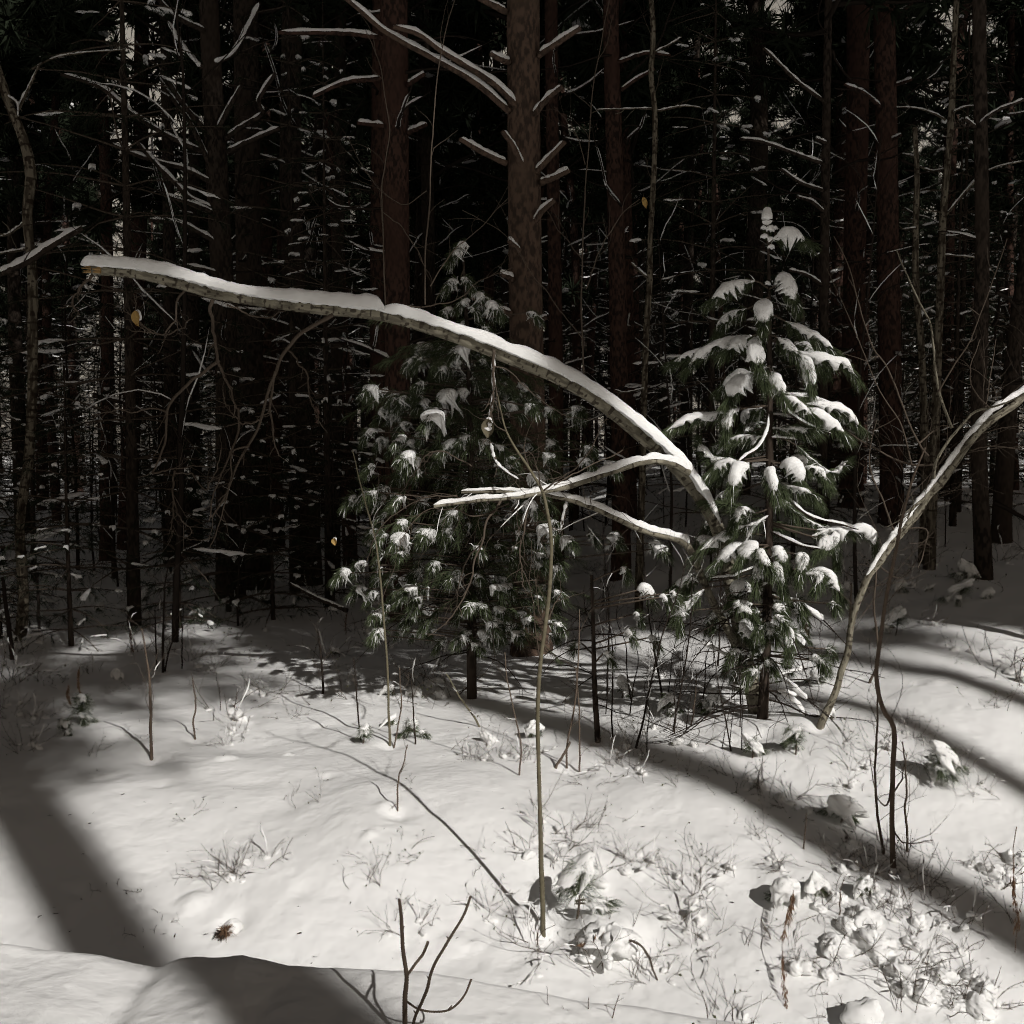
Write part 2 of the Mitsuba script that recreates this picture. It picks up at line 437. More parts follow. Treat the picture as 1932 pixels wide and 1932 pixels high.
def twig_parts(holder, P, n, L, R, seed, mat, snowy=0.0, sub=2, name='twig', **kw):
    """Each side twig is a part of its own, with its forks in the same mesh."""
    r = np.random.default_rng(seed + 99)
    for k, (Q, rr) in enumerate(twigs(P, R, n, L, seed, **kw)):
        ms = [tube(Q, [rr, rr * .35], n=9, sides=4)]
        for Q2, r2 in twigs(Q, rr * .6, sub, L * .4, seed * 7 + k, **kw):
            ms.append(tube(Q2, [r2, r2 * .4], n=6, sides=3))
        b = put(holder, name, join(ms), mat)
        if snowy and r.random() < snowy:
            put(b, 'snow_cap', snow(Q[:4], [rr * 1.3, rr * .9], [rr * 2.2, rr * 1.2], n=10, K=8, seed=k, lift=rr * .3), 'm_snow')


def tuft(holder, P, w, seed, nl=.075, n=220, wid=.0017, needle='m_needle', amount=1.0, seg=2, name='bough', stem_r=.004, K=12, skirt=1.3, stem=None, frost=.11, spread=(28, 68)):
    """A bough: twig, a brush of needles round its end, and the snow that lies on it."""
    P = np.asarray(P, float)
    b = put(holder, name, tube(P if stem is None else np.vstack([stem, P]), [stem_r * (1.6 if stem is not None else 1), stem_r * .5], sides=5, n=14, wander=.01, seed=seed), 'm_twig')
    tip = P[-1] + unit(P[-1] - P[-2]) * w * .35
    Q = np.vstack([P, tip])
    put(b, 'needle', needles(Q, n, nl, wid, seed, s0=.0, seg=seg, droop=.5, spread=spread), needle, smooth=False, kind='stuff')
    if amount > 0:
        put(b, 'frosted_needle', needles(Q, max(24, int(n * frost)), nl * .8, wid * 1.7, seed + 9, s0=.0, seg=seg, droop=.62, spread=(30, 85)), 'm_snow', smooth=False, kind='stuff')
        put(b, 'snow_cap', snow(P, [w * .55, w, w * .85], [w * .5 * amount, w * .74 * amount, w * .42 * amount], n=34, K=K, skirt=skirt, lump=.7, seed=seed, ends=(.35, .25), fq=19), 'm_snow')
    return b

# ------------------------------------------------------------------ tree builders for the forest (prototypes shared by many copies)
def limb(r, base, az, L, rise, bend, k=6, wig=.1):
    d = np.array([math.cos(az) * math.cos(rise), math.sin(az) * math.cos(rise), math.sin(rise)])
    Q = [np.array(base, float)]
    for m in range(k):
        d = unit(d + r.normal(size=3) * wig + Z * bend)
        Q.append(Q[-1] + d * L / k)
    return np.array(Q)


def spray(r, p, size, n, width):
    d = unit(r.normal(size=(n, 3)) + [0, 0, .25])
    side = unit(np.cross(d, r.normal(size=(n, 3)))) * width / 2
    L = size * r.uniform(.5, 1.1, (n, 1))
    b = p + d * .1 * size
    return np.stack([b - side, b + side, p + d * L], 1).reshape(-1, 3)


def crown_mesh(seed, z0, z1, R, n, per=7, k=18, size=.42, width=.05, lean=(0, 0), dome=.35, taper=.8):
    """Needle brushes along the branches of a pine's crown, z0..z1, radius R, and the bare wood of those branches."""
    r = np.random.default_rng(seed)
    V, wood, tops = [], [], []
    for i in range(n):
        f = (i + r.random()) / n
        z = z0 + (z1 - z0) * f
        az = r.random() * 2 * np.pi
        L = R * (1 - f) ** dome * r.uniform(.65, 1.1) + .25
        base = [lean[0] * f, lean[1] * f, z]
        Q = limb(r, base, az, L, r.uniform(-.1, .5), .04)
        wood.append(tube(Q, [.035 * (1 - taper * f) + .008, .006], n=7, sides=4))
        C = curve(Q, 20)
        for q in range(per):
            p = C[int(19 * (.3 + .7 * (q + r.random()) / per))] + r.normal(size=3) * .16 * np.array([1, 1, .6])
            V.append(spray(r, p, size, k, width))
            tops.append(p)
    V = np.vstack(V)
    return (V, np.arange(len(V)).reshape(-1, 3)), join(wood), np.array(tops)


def dead_limbs(seed, z0, z1, n, L, rad, snowy=.36, r0=.022, fork=1):
    r = np.random.default_rng(seed)
    W, Sn = [], []
    for i in range(n):
        z = z0 + (z1 - z0) * (i + r.random()) / n
        az = r.random() * 2 * np.pi
        base = [math.cos(az) * rad * .7, math.sin(az) * rad * .7, z]
        l = L * r.uniform(.3, 1.1)
        Q = limb(r, base, az, l, r.uniform(-.25, .45), r.uniform(-.05, .09), wig=.14)
        rr = r0 * r.uniform(.5, 1.1)
        W.append(tube(Q, [rr, rr * .3], n=8, sides=4))
        if r.random() < snowy:
            Sn.append(snow(Q[:6], [rr * 1.1, rr * .8], [rr * 1.7, rr], n=8, K=8, seed=i, lump=.5))
        for f in range(fork):
            j = r.integers(2, 5)
            Q2 = limb(r, Q[j], az + r.choice([-1, 1]) * r.uniform(.5, 1.0), l * .5, r.uniform(-.1, .5), .03, k=4, wig=.15)
            W.append(tube(Q2, [rr * .6, rr * .2], n=6, sides=3))
            if r.random() < snowy * .7:
                Sn.append(snow(Q2[:4], [rr * .8, rr * .5], [rr * 1.2, rr * .8], n=6, K=8, seed=i + 50, lump=.5))
    return join(W), join(Sn)


PROTO = {}


def shapegroup(key, parts):
    scene[key] = {'type': 'shapegroup', **{k: mikit.ply(m[:2], mat, smooth=sm) for k, (m, mat, sm) in parts.items()}}
    PROTO[key] = parts


for v in range(4):
    r = np.random.default_rng(300 + v)
    H, rad = [21, 24, 19, 22][v], [.15, .18, .11, .14][v]
    zc = [9.0, 10.5, 7.0, 8.0][v]
    axis = np.array([[0, 0, -.6], [0, 0, .3], [r.normal() * .12, r.normal() * .12, 6], [r.normal() * .2, r.normal() * .2, 12], [0, 0, H]])
    tr = tube(axis, [rad * 1.35, rad * 1.1, rad * .9, rad * .7, .03], n=26, sides=10, rough=.06, seed=v)
    dw, ds = dead_limbs(310 + v, 1.0, zc, [26, 34, 30, 36][v], [1.3, 1.9, 1.6, 2.2][v], rad)
    cm, cw, tops = crown_mesh(320 + v, zc - 1, H, 2.0 + .2 * v, 40, 7, 34, .5, .06)
    sn = join([snow(np.array([p, p + unit(r.normal(size=3) * [1, 1, .2]) * .35]), [.09, .12], [.06, .08], n=6, K=8, seed=i) for i, p in enumerate(tops[::14])] + [ds])
    shapegroup(f'proto_pine_{v}', {'trunk': (tr, 'm_red_bark' if v in (0, 2) else 'm_dark_bark', True), 'branch': (join([dw, cw]), 'm_dark_twig', True),
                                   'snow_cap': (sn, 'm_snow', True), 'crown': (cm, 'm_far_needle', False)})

for v in range(4):                                       # young and half-grown conifers dusted with snow
    r = np.random.default_rng(400 + v)
    H = [2.2, 3.6, 6.0, 9.0][v]
    wood, nd, sn = [], [], []
    z, R = H * .06, [.75, 1.0, 1.35, 1.7][v]
    while z < H * .97:
        f = z / H
        for az in np.arange(5) * 1.257 + r.random() * 6:
            L = (R * (1 - f) ** .75 + .1) * r.uniform(.7, 1.1)
            Q = limb(r, [0, 0, z], az + r.normal() * .2, L, r.uniform(-.1, .35), -.07, k=5, wig=.06)
            wood.append(tube(Q, [.012, .004], n=6, sides=3))
            for j, sc in ((5, 1), (3, .75)):
                for sgn in ((0,) if j == 5 else (-1, 1)):
                    q0 = Q[j - 1]
                    q1 = Q[j] if not sgn else q0 + limb(r, [0, 0, 0], az + sgn * .9, L * .35, .0, -.1, k=2)[-1]
                    if L < .3 and sgn:
                        continue
                    nd.append(needles(np.array([q0, q1]), 16, .12, .009, int(r.integers(1e6)), seg=1, droop=.4, spread=(30, 75)))
                    if r.random() < .22:
                        w = r.uniform(.018, .042) * sc
                        sn.append(snow(np.array([q0 * .7 + q1 * .3, q1 + (q1 - q0) * .1]), [w * .6, w], [w * .7, w * .9], n=7, K=10, skirt=1.0, seed=int(r.integers(1e5)), lump=.5))
        z += r.uniform(.16, .26) * (1 + .25 * v)
    tr = tube([[0, 0, -.3], [0.02, 0, H * .5], [0, 0, H]], [.015 * (1 + H * .45), .01 * (1 + H * .25), .005], n=10, sides=6)
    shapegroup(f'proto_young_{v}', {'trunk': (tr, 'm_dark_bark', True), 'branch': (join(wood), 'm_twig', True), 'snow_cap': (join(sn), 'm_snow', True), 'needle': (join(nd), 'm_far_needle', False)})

for v in range(4):                                       # bare thin saplings
    r = np.random.default_rng(500 + v)
    H = [1.3, 2.6, 4.5, 7.0][v]
    P = np.array([[0, 0, -.2]] + [[r.normal() * .03 * H * f, r.normal() * .03 * H * f, H * f] for f in (.25, .5, .75, 1)])
    ms, sn = [tube(P, [.004 + .004 * H, .003], n=20, sides=5, wander=.05 * v, seed=v)], []
    for k, (Q, rr) in enumerate(twigs(P, .0035 + .0008 * H, 5 + 5 * v, .12 + .2 * H, 510 + v, ang=45, up=.3)):
        ms.append(tube(Q, [rr, rr * .3], n=7, sides=3))
        for Q2, r2 in twigs(Q, rr * .6, 3, .25 * H ** .5, 520 + k):
            ms.append(tube(Q2, [r2, r2 * .4], n=5, sides=3))
        if k % 2 == 0:
            sn.append(snow(Q[:4], [rr * 1.2, rr], [rr * 1.8, rr], n=6, K=8, seed=k))
    shapegroup(f'proto_bare_{v}', {'branch': (join(ms), 'm_dark_twig', True), 'snow_cap': (join(sn), 'm_snow', True)})


def copy(name, proto, p, label, cat, group, rot=0.0, sc=1.0, lean=(0, 0), kind=None):
    key = thing(name, label, cat, group, kind)
    scene[key] = {'type': 'instance', 'to_world': T().translate(np.asarray(p, float).tolist()).rotate([1, 0, 0], lean[0]).rotate([0, 1, 0], lean[1]).rotate([0, 0, 1], math.degrees(rot)).scale(sc),
                  'shapegroup': {'type': 'ref', 'id': proto}}
    for part in PROTO[proto]:
        if part not in ('trunk', 'stem_tip'):
            labels[key + '__' + part] = {'kind': 'stuff'}
    return key


# ------------------------------------------------------------------ trees behind the camera, whose trunks and crowns shade the scene
YC = -8.0


def toward_sun(p, yc):
    return p + SUN * ((yc - p[1]) / SUN[1])


BANDS = [([(0, 1560), (130, 1680), (230, 1770), (470, 1845), (700, 1925)], -7.2, .21), ([(1288, 1472), (1455, 1510), (1630, 1568), (1780, 1665), (1925, 1795)], -8.0, .21),
         ([(1575, 1318), (1670, 1368), (1808, 1425), (1932, 1465)], -8.6, .13), ([(1560, 1180), (1680, 1240), (1788, 1320), (1932, 1370)], -7.4, .14), ([(1705, 1100), (1821, 1160), (1932, 1190)], -8.8, .11),
         ([(1720, 1215), (1830, 1245), (1932, 1272)], -7.9, .09), ([(1730, 1082), (1830, 1112), (1932, 1135)], -8.4, .09)]
CAST = []
for pts, yc, rad in BANDS:
    Q = np.array([toward_sun(ground(*p), yc) for p in pts])
    k, x0 = np.polyfit(Q[:, 2], Q[:, 0], 1)
    zm = Q[:, 2].mean()
    k2 = float(np.clip(k, -.16, .16))
    CAST.append((Q[:, 0].mean() - k2 * zm, k2, yc, rad))
    print('caster', round(k, 3), np.round(Q.mean(0), 2))
extra = [(2.2, .02, -7.5, .16), (-1.2, .02, -7.5, .18), (-4.0, 0, -8, .2), (20.5, -.02, -8.2, .2), (24.5, .0, -7.6, .18), (29, 0, -8, .2), (34, 0, -9, .2), (-9, 0, -8, .2), (-15, 0, -8, .2)]
allc = CAST + extra
allc = allc + [(x0 + 5 * math.tan(SUN_AZ) - 4.17 * k, k, yc - 5, rad) for x0, k, yc, rad in allc]
for i, (x0, k, yc, rad) in enumerate(allc):
    t = thing('roadside_pine', 'tall pine standing behind the viewer, throwing its trunk shadow over the snow', 'tree', 'pines standing behind the viewer')
    r = np.random.default_rng(600 + i)
    H = 28
    gz = float(height(x0, yc))
    put(t, 'trunk', tube([[x0, yc, gz - .3], [x0 + k * 8, yc, 8], [x0 + k * 16, yc, 16], [x0 + k * 28, yc, 28]], [rad * 1.2, rad, rad * .85, .05], n=24, sides=10, rough=.05, seed=i), 'm_pine_bark')
    cz = 15.2 + r.uniform(-.3, .6)
    if i in (1, 2, 3):
        cz += .75
    if i >= len(allc) // 2:
        cz, H = cz + 5.2, 33
    cm, cw, tops = crown_mesh(620 + i, cz, H, 2.8, 90, 9, 22, .62, .15, dome=.22)
    off = np.array([x0 + k * 20, yc, 0])
    if i in (0, 7):
        c2, w2, _ = crown_mesh(660 + i, 11.5, 12.7, 2.8, 40, 8, 14, .5, .06, dome=.05, taper=.3)
        o2 = np.array([x0 + k * 12 + .3, yc, 0])
        put(t, 'low_crown', (c2[0] + o2, c2[1]), 'm_far_needle', smooth=False, kind='stuff')
        put(t, 'low_branch', (w2[0] + o2, w2[1]), 'm_dark_twig', kind='stuff')
    put(t, 'branch', (cw[0] + off, cw[1]), 'm_dark_twig', kind='stuff')
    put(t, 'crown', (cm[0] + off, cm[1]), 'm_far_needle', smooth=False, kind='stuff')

# ------------------------------------------------------------------ the large trunks that can be told apart
def big_tree(name, label, pts, Y, mat, branches=(), base=None, cat='tree', rough=.05, sides=16, snow_h=1.5, top=None, crown=None, group=None, seed=0, dead=0, deadL=1.2):
    t = thing(name, label, cat, group)
    P, R = path_px(pts, Y)
    g = float(height(P[-1][0], P[-1][1]))
    if P[-1][2] > g - .2:
        P = np.vstack([P, [P[-1][0], P[-1][1], g - .3]])
        R = np.r_[R, R[-1] * 1.25]
    if top:
        d = unit(P[0] - P[1])
        d = unit(d + Z * .8)
        P = np.vstack([P[0] + d * (top - P[0][2]), P[0] + d * (top - P[0][2]) * .5, P])
        R = np.r_[R[0] * .25, R[0] * .8, R]
    put(t, 'trunk', tube(P[::-1], R[::-1], n=50, sides=sides, rough=rough, seed=seed), mat)
    for k, bp in enumerate(branches):
        dz = 0.0
        if isinstance(bp[-1], float):
            dz, bp = bp[-1], bp[:-1]
        Q, r_ = path_px([(x, y) for x, y in bp], Y - r0_of(R) * .6, Y - .35 + dz)
        th = BR / F * Y
        b = put(t, 'branch', tube(Q, [th * 1.15, th * .75], n=16, sides=7, rough=.12, wander=.015, seed=k), mat if BR > 3 else 'm_dark_twig')
        put(b, 'snow_cap', snow(Q, [th * .95, th * .8], [th * snow_h, th * snow_h * .9], n=22, K=12, seed=k + seed, lump=.5, ends=(.1, .08), lift=th * .35), 'm_snow')
    if crown:
        z0, Rc, n = crown
        ax = P[0] if top else P[0]
        cm, cw, tops = crown_mesh(900 + seed, z0, (top or 20), Rc, n, 7, 20, .45, .055)
        off = np.array([P[0][0], P[0][1], 0])
        put(t, 'crown', (cm[0] + off, cm[1]), 'm_far_needle', smooth=False)
        put(t, 'branch', (cw[0] + off, cw[1]), 'm_dark_twig', kind='stuff')
    if dead:
        dw, ds = dead_limbs(950 + seed, 1.2, 8.5, dead, deadL, .12)
        off = np.array([P[-1][0], P[-1][1], 0])
        put(t, 'dead_branch', (dw[0] + off, dw[1]), 'm_dark_twig', kind='stuff')
        put(t, 'branch_snow', (ds[0] + off, ds[1]), 'm_snow', kind='stuff')
    return t


def r0_of(R):
    return float(np.mean(R))


BR = 5.5
big_tree('pine_tree', 'thick grey-brown pine trunk with sawn-off snowy branch stubs in the middle of the picture', [(987, -60, 30), (988, 150, 30), (990, 400, 31), (993, 650, 32), (998, 900, 34), (1003, 1150, 37)], 9.4, 'm_pine_bark',
         [[(962, 212), (905, 162), (850, 128), (770, 85), (720, 55), (680, 20), (640, -12), .1], [(985, 214), (940, 165), (880, 125), (830, 95), (790, 65), (742, 50)], [(955, 22), (920, 5), (885, -14)],
          [(1016, 105), (1050, 82), (1096, 52)], [(1006, 218), (1030, 190), (1061, 163)], [(955, 308), (910, 287), (868, 262)], [(988, 325), (970, 280), (948, 248)], [(1012, 325), (1035, 300), (1066, 268)],
          [(1020, 345), (1050, 333), (1073, 322)], [(1007, 425), (1022, 400), (1046, 378)], [(982, 478), (970, 464), (960, 455)], [(960, 117), (945, 112), (926, 102)], [(968, 527), (945, 518)],
          [(965, 592), (925, 576), (888, 560)], [(1012, 608), (1030, 599)]], top=22, crown=(9.5, 2.4, 44), seed=1, snow_h=1.5)
BR = 4.5
big_tree('pine_tree', 'reddish pine trunk left of the middle, behind the arched birch', [(742, -60, 25), (745, 200, 25), (748, 450, 24), (750, 700, 24), (752, 1000, 26)], 11.5, 'm_red_bark',
         [[(722, 72), (650, 63), (525, 62)], [(722, 148), (650, 156), (590, 182)], [(725, 238), (675, 232)], [(770, 250), (805, 235)], [(770, 160), (800, 140)]], top=22, crown=(9, 2.4, 40), seed=2, dead=14, deadL=1.4)
BR = 3.0
big_tree('pine_tree', 'slimmer dark red trunk standing just left behind the reddish pine', [(716, -60, 13), (713, 300, 13), (712, 600, 14), (712, 960, 15)], 14.5, 'm_red_bark', [[(706, 330), (680, 320)]], top=21, crown=(8, 2.2, 36), seed=3, dead=20)
BR = 4.6
big_tree('pine_tree', 'dark pine at upper left with many long snow-lined dead branches', [(392, -60, 17), (398, 100, 18), (408, 300, 20), (418, 500, 21), (428, 700, 22), (432, 930, 24)], 13, 'm_dark_bark',
         [[(388, 248), (340, 190), (312, 140)], [(390, 290), (320, 258), (250, 215), (190, 165), (115, 140)], [(408, 250), (440, 190), (457, 160)], [(425, 262), (455, 240), (495, 215), (488, 190), (520, 138)],
          [(428, 287), (480, 262), (528, 242)], [(405, 347), (350, 320), (270, 297), (210, 272)], [(415, 402), (360, 375), (330, 345), (290, 305), (258, 268)], [(410, 407), (370, 387), (310, 370)], [(415, 463), (370, 435), (330, 420), (280, 415)],
          [(402, 325), (360, 235), (320, 180)], [(412, 517), (380, 507), (320, 503)], [(384, 130), (350, 90), (318, 40), .5], [(396, 120), (440, 100), (470, 45), (490, 5), .4], [(390, 60), (330, 30), (290, -10), -.4]], top=20, crown=(8.5, 2.6, 34), seed=4, dead=10, snow_h=1.3)
BR = 3.2
big_tree('pine_tree', 'slender red-barked pine right of the middle trunk', [(1152, -60, 14), (1155, 150, 15), (1162, 400, 16), (1168, 700, 17), (1172, 1000, 18)], 13.5, 'm_red_bark',
         [[(1165, 118), (1220, 100), (1265, 105)], [(1172, 170), (1200, 150), (1235, 130)]], top=22, crown=(9, 2.4, 38), seed=5, dead=26, deadL=1.6)
big_tree('pine_tree', 'dim trunk half hidden right behind the thick middle pine', [(1040, 60, 12), (1043, 300, 12), (1048, 600, 13), (1050, 950, 14)], 15, 'm_red_bark', [], top=20, crown=(8, 2.2, 34), seed=6, dead=24)
big_tree('pine_tree', 'left one of the close pair of dark red pines at upper right', [(1620, -60, 20), (1618, 200, 20), (1612, 500, 20), (1606, 900, 22)], 15.5, 'm_red_bark', [], top=22, crown=(8.5, 2.4, 38), seed=7, dead=22, deadL=1.4)
big_tree('pine_tree', 'right one of the close pair of dark red pines at upper right', [(1668, -60, 19), (1672, 200, 19), (1676, 500, 20), (1682, 900, 22)], 14, 'm_red_bark',
         [[(1662, 203), (1630, 175), (1592, 160)], [(1690, 160), (1720, 150)], [(1680, 265), (1700, 255)], [(1694, 25), (1715, 10), (1735, -10)], [(1655, 15), (1620, 5), (1590, -5)]], top=22, crown=(9, 2.4, 38), seed=8, dead=20)
big_tree('pine_tree', 'thin straight conifer trunk left of the paired red pines', [(1562, 60, 7), (1558, 300, 8), (1554, 600, 9), (1550, 980, 10)], 13, 'm_dark_bark',
         [[(1555, 400), (1530, 380), (1502, 371)], [(1550, 538), (1520, 518), (1488, 510)], [(1555, 360), (1510, 345), (1472, 318)], [(1558, 270), (1540, 262)], [(1556, 310), (1500, 290), (1440, 268), (1395, 262)], [(1553, 190), (1500, 150), (1440, 90)]], top=15, crown=(6.8, 1.9, 40), seed=9, dead=26, deadL=1.8)
gR = ground(1856, 1092)
big_tree('pine_tree', 'dark pine trunk standing in the snow near the right edge', [(1848, -60, 12), (1850, 200, 12), (1853, 500, 13), (1846, 800, 14), (1856, 1085, 17)], float(gR[1]), 'm_dark_bark',
         [[(1847, 237), (1880, 210), (1934, 188)], [(1840, 240), (1822, 225)]], top=18, crown=(7.5, 2.2, 36), seed=10, dead=14)
big_tree('pine_tree', 'dim leaning trunk cut by the right edge of the picture', [(1942, 440, 14), (1926, 560, 14), (1908, 720, 15), (1892, 940, 17)], 12.5, 'm_dark_bark', [], top=16, crown=(8, 2.2, 34), seed=11)
big_tree('pine_tree', 'dark trunk between the snow-lined pine and the reddish pine', [(642, -60, 10), (640, 300, 11), (636, 600, 11), (630, 1000, 12)], 16, 'm_dark_bark', [], top=20, crown=(7, 2.4, 44), seed=12, dead=26)
big_tree('pine_tree', 'wide black trunk base seen below the arched birch at left', [(470, 560, 24), (472, 750, 26), (478, 960, 32)], 14, 'm_dark_bark', [], top=20, crown=(7.5, 2.6, 44), seed=13, dead=24, deadL=1.7)
big_tree('pine_tree', 'left one of two dark trunks standing close together deep in the wood', [(318, 380, 11), (322, 700, 13), (326, 955, 17)], 17, 'm_dark_bark', [], top=20, crown=(6.5, 2.4, 44), seed=14, dead=30, deadL=1.7)
big_tree('pine_tree', 'right one of two dark trunks standing close together deep in the wood', [(366, 380, 10), (364, 700, 12), (364, 940, 16)], 18, 'm_dark_bark', [], top=20, crown=(6.5, 2.4, 44), seed=15, dead=30, deadL=1.7)

# ------------------------------------------------------------------ thin birches
def slim(name, label, cat, pts, mat, Y=None, branches=(), r_b=1.6, snowy=.6, tw=0, twL=.5, seed=0, sides=8, n=40, group=None, rough=.13, Yb=None, wan=.015):
    g = ground(*pts[-1][:2]) if Y is None else None
    Y = float(g[1]) if Y is None else Y
    t = thing(name, label, cat, group)
    P, R = path_px(pts, Yb or Y, Y)
    gz = float(height(P[-1][0], P[-1][1]))
    P = np.vstack([P, [P[-1][0], P[-1][1], min(gz - .1, P[-1][2] - .05)]])
    R = np.r_[R, R[-1] * 1.1]
    put(t, 'trunk' if R.max() > .012 else 'stem', tube(P[::-1], R[::-1], n=n + 20, sides=sides, rough=rough, seed=seed, wander=wan), mat)
    for k, bp in enumerate(branches):
        sn = True
        if bp[-1] == 0:
            sn, bp = False, bp[:-1]
        Q, rq = path_px([b[:2] for b in bp], Y, Y + (.25 if k % 2 else -.2))
        rb = (bp[0][2] if len(bp[0]) > 2 else r_b) / F * Y
        ms = [tube(Q, [rb, rb * .4], n=5 * len(Q), sides=5, wander=.02, seed=k + seed)]
        for Q2, r2 in twigs(Q, rb * .5, 3, .16, seed * 13 + k, sag=0, up=.15):
            ms.append(tube(Q2, [r2, r2 * .5], n=6, sides=3))
        b = put(t, 'branch', join(ms), mat if rb > .008 else 'm_twig')
        if sn and snowy:
            put(b, 'snow_cap', snow(Q, [rb * .9, rb * .5], [rb * 1.3, rb * .8], n=24, K=8, seed=k, lump=.9, lift=rb * .3), 'm_snow')
    if tw:
        twig_parts(t, P[::-1], tw, twL, .0025 * Y / 6, seed, 'm_twig', snowy=.15 if snowy else 0, sub=4)
    return t


slim('birch_tree', 'slender leaning birch with dark patched bark at the left edge', 'tree', [(-28, 60, 7), (0, 145, 8), (18, 200, 8), (42, 255, 9), (58, 325, 10), (51, 410, 9), (60, 500, 9), (62, 600, 9), (61, 740, 9), (55, 850, 9), (45, 930, 9), (38, 1000, 9), (42, 1080, 10), (44, 1140, 10), (38, 1205, 12)], 'm_old_birch',
     branches=[[(52, 470, 3), (20, 475), (-10, 480)], [(47, 420, 3), (20, 440), (0, 447)], [(30, 215, 3), (62, 150), (75, 120)], [(60, 130, 2), (120, 105), (235, 93)], [(12, 180, 2.5), (32, 195), (34, 220)]], seed=21)
b = slim('birch_tree', 'thin spotted birch stem right of the middle pine, with a snow-filled fork', 'tree', [(1226, -30, 5), (1232, 60, 5), (1228, 140, 5), (1235, 210, 5), (1234, 320, 5), (1227, 450, 5.5), (1226, 530, 6), (1220, 610, 6), (1216, 720, 6), (1213, 850, 6.5), (1210, 960, 7), (1206, 1085, 8)], 'm_old_birch',
         branches=[[(1232, 205, 2), (1200, 205), (1124, 207)], [(1238, 210, 2), (1290, 200), (1330, 205)], [(1225, 528, 2.5), (1205, 510), (1190, 495)], [(1232, 100, 2), (1270, 80), (1285, 70)], [(1226, 730, 1.6), (1180, 740), (1160, 735)]], seed=22, Y=11, tw=6)
slim('birch_tree', 'taller knobbly thin birch beside the right-hand red pine', 'tree', [(1806, -20, 5), (1800, 80, 5), (1796, 200, 6), (1786, 330, 6), (1778, 430, 7), (1774, 560, 7), (1768, 700, 8), (1763, 850, 9), (1757, 970, 10), (1753, 1070, 12)], 'm_old_birch',
     branches=[[(1786, 405, 2.5), (1830, 352), (1868, 320), (1936, 303)], [(1784, 226, 2.2), (1742, 207), (1690, 201)], [(1792, 215, 2), (1820, 202), (1842, 200)], [(1774, 480, 2), (1830, 485), (1850, 490)], [(1780, 400, 1.5), (1740, 395), (1720, 380), 0]], seed=23, Y=10.8, tw=6)
slim('birch_tree', 'shorter knobbly thin birch left of the taller one by the red pine', 'tree', [(1726, 240, 4), (1730, 330, 5), (1728, 420, 6), (1727, 500, 6), (1730, 570, 6), (1738, 650, 6), (1742, 760, 7), (1745, 900, 8), (1742, 1060, 10)], 'm_old_birch',
     branches=[[(1730, 313, 2), (1760, 322), (1790, 315)], [(1728, 295, 2), (1702, 290)], [(1730, 430, 1.6), (1702, 432)]], seed=24, Y=11.2, tw=5)

# ------------------------------------------------------------------ the birch bent to an arch
t = thing('bent_birch', 'arched bent birch with a broken tip and thick snow along its back', 'tree')
arch = [(150, 509, 6), (172, 509, 9), (205, 511, 9.5), (260, 517, 9.5), (330, 534, 9.5), (400, 553, 10), (470, 565, 10.5), (600, 582, 11), (700, 591, 11.5), (760, 603, 12), (830, 625, 12), (900, 650, 12.5), (960, 675, 12.5), (1040, 706, 13), (1110, 743, 13.5), (1170, 787, 14),
        (1228, 836, 14), (1268, 872, 14), (1300, 908, 14), (1330, 952, 13.5), (1352, 992, 13.5), (1366, 1040, 14), (1385, 1130, 14), (1408, 1250, 15), (1428, 1345, 16)]
P, R = path_px(arch, 5.9, 6.55)
P = np.vstack([P, P[-1] - [0, 0, .25]])
R = np.r_[R, R[-1]]
k = 5
put(t, 'trunk', tube(P[1:][::-1], R[1:][::-1], n=130, sides=14, rough=.05, seed=31), 'm_birch')
sp = []
r = np.random.default_rng(31)
for j in range(16):
    a = r.uniform(0, 6.28)
    c0 = P[1] + np.array([.06, r.normal() * .014, .012 * r.normal()])
    sp.append(tube([c0, c0 + [-.06 - .06 * r.random(), r.normal() * .006, r.normal() * .006]], [.010, .002], n=4, sides=4))
put(t, 'broken_end', join(sp), 'm_wood', label='splintered yellow wood at the broken tip')
top = [(152, 492), (200, 494), (262, 500), (330, 514), (400, 533), (470, 548), (600, 564), (700, 574), (726, 577)]
Q, _ = path_px([(x, y + 8) for x, y in top], 5.9, 6.08)
put(t, 'snow_cap', snow(Q, [.03, .037, .037, .036, .036, .036, .036, .038, .034], [.06, .066, .069, .064, .062, .062, .068, .074, .062], n=140, K=16, seed=3, lump=.28, ends=(.02, .03), skirt=.3, fq=70), 'm_snow')
top = [(706, 579), (722, 585), (760, 592), (830, 613), (900, 637), (960, 662), (1040, 694), (1110, 731), (1170, 773), (1228, 821), (1268, 857), (1302, 896), (1334, 942), (1358, 985)]
Q, _ = path_px([(x + 2, y + 4) for x, y in top], 6.08, 6.35)
put(t, 'snow_cap', snow(Q, [.03, .034, .037, .037, .037, .038, .038, .04, .04, .04, .038, .034, .03, .022], [.05, .058, .064, .06, .062, .062, .062, .064, .064, .06, .062, .054, .046, .032], n=150, K=16, seed=8, lump=.28, ends=(.05, .12), skirt=.3, fq=70), 'm_snow')

